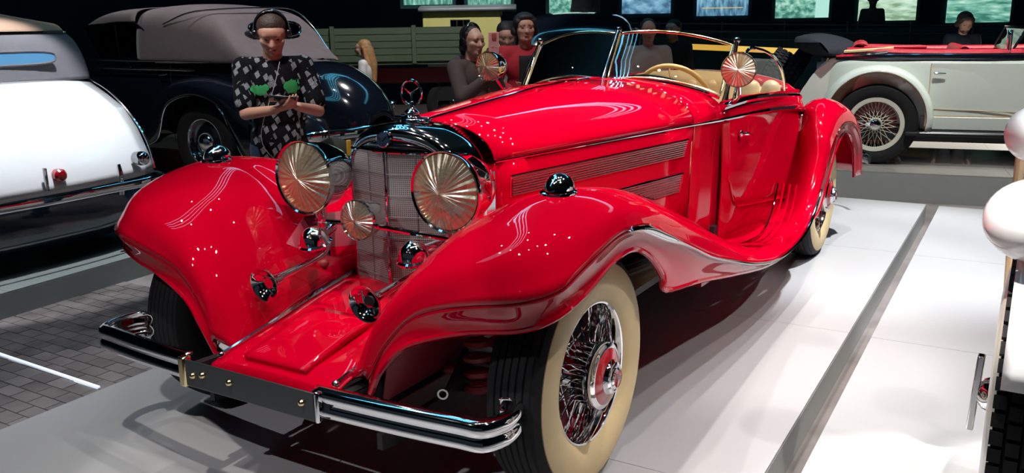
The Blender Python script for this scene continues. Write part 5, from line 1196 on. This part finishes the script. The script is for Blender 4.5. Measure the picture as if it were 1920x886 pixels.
# put the phone into the raised hand
hw0 = Mw @ Vector(arms[1][2]); o.matrix_world = Matrix.Translation(hw0+Vector((0, 0, .135))+(Mw.to_3x3() @ Vector((-.005, -.055, 0)))) @ Matrix.Rotation(fa-.25, 4, 'Z')
tag(o, 'pink smartphone held up by the woman in the brown jacket', 'phone'); B().box((0, -.009, .05), (.034, .008, .036)).build('camera_plate', 'lips', o, bevel=.003); B().box((0, .0065, 0), (.07, .002, .145)).build('screen', 'phone_black', o)
# bearded man and man in red
L = stand(949, 120, 7.9); person('bearded dark-haired man in a light grey top, looking down', L, toward(L, extra=.1), hh(951, 66, 7.9), .88, hair='hair_dark', hair_style='short', beard='hair_dark', top='grey_shirt', bottom='black_cloth', pitch=.35, vox=.013, handL=(.08, -.34, 1.1), handR=(-.06, -.34, 1.1), sleeves='long')
L = stand(984, 120, 7.3); person('man with full dark hair in an open red jacket, leaning forward', L, toward(L, extra=.05), hh(985, 54, 7.3), .92, hair='hair_dark', hair_style='mop', top='red_jacket', sleeves='long', bottom='black_cloth', vox=.013, lean=.06, handL=(.02, -.38, 1.12), handR=(-.14, -.38, 1.10), open_jacket='black_cloth', yaw=.1)
# seen through the windscreen
L = stand(1172, 100, 8.85); person('person in dark red seen through the roadster windscreen', L, toward(L, extra=-.2), hh(1168, 80, 8.85), .95, hair='hair_dark', hair_style='short', top='red_jacket', sleeves='long', bottom='black_cloth', vox=.015)
L = stand(1214, 110, 8.2); person('person in a white patterned blouse seen through the roadster windscreen', L, toward(L, extra=.1), hh(1208, 60, 8.2), .98, hair='hair_dark', hair_style='bun', top='white_blouse', sleeves='short', bottom='black_cloth', female=True, vox=.014)
L = stand(1262, 110, 10.2); person('person in black with only the face lit, above the windscreen edge', L, toward(L, extra=-.5), hh(1254, 56, 10.2), .95, hair='hair_dark', hair_style='short', top='black_cloth', sleeves='long', bottom='black_cloth', vox=.016)
# man beyond the tourer
L = stand(1800, 110, 10.9); person('young man in a dark blue polo shirt looking down, beyond the tourer', L, toward(L, extra=.35), hh(1800, 42, 10.9), .85, hair='hair_brown', hair_style='mop', beard='hair_brown', top='navy_polo', bottom='black_cloth', pitch=.45, vox=.014)
# silhouettes on the ramp: backlit shade put into the colour, skin black as well
L = stand(1097, 30, 14.35, .42); person('dark silhouette of a visitor in front of the green picture above the black saloon', L, toward(L), 1.78, .78, skin='black_cloth', hair='hair_dark', top='black_cloth', bottom='black_cloth', sleeves='long', vox=.02, group=None)
L = stand(1635, 30, 14.35, .18); person('dark silhouette of a visitor in front of the pale green picture', L, toward(L), 1.70, .72, skin='black_cloth', hair='hair_dark', hair_style='short', top='black_cloth', bottom='black_cloth', sleeves='long', vox=.02)
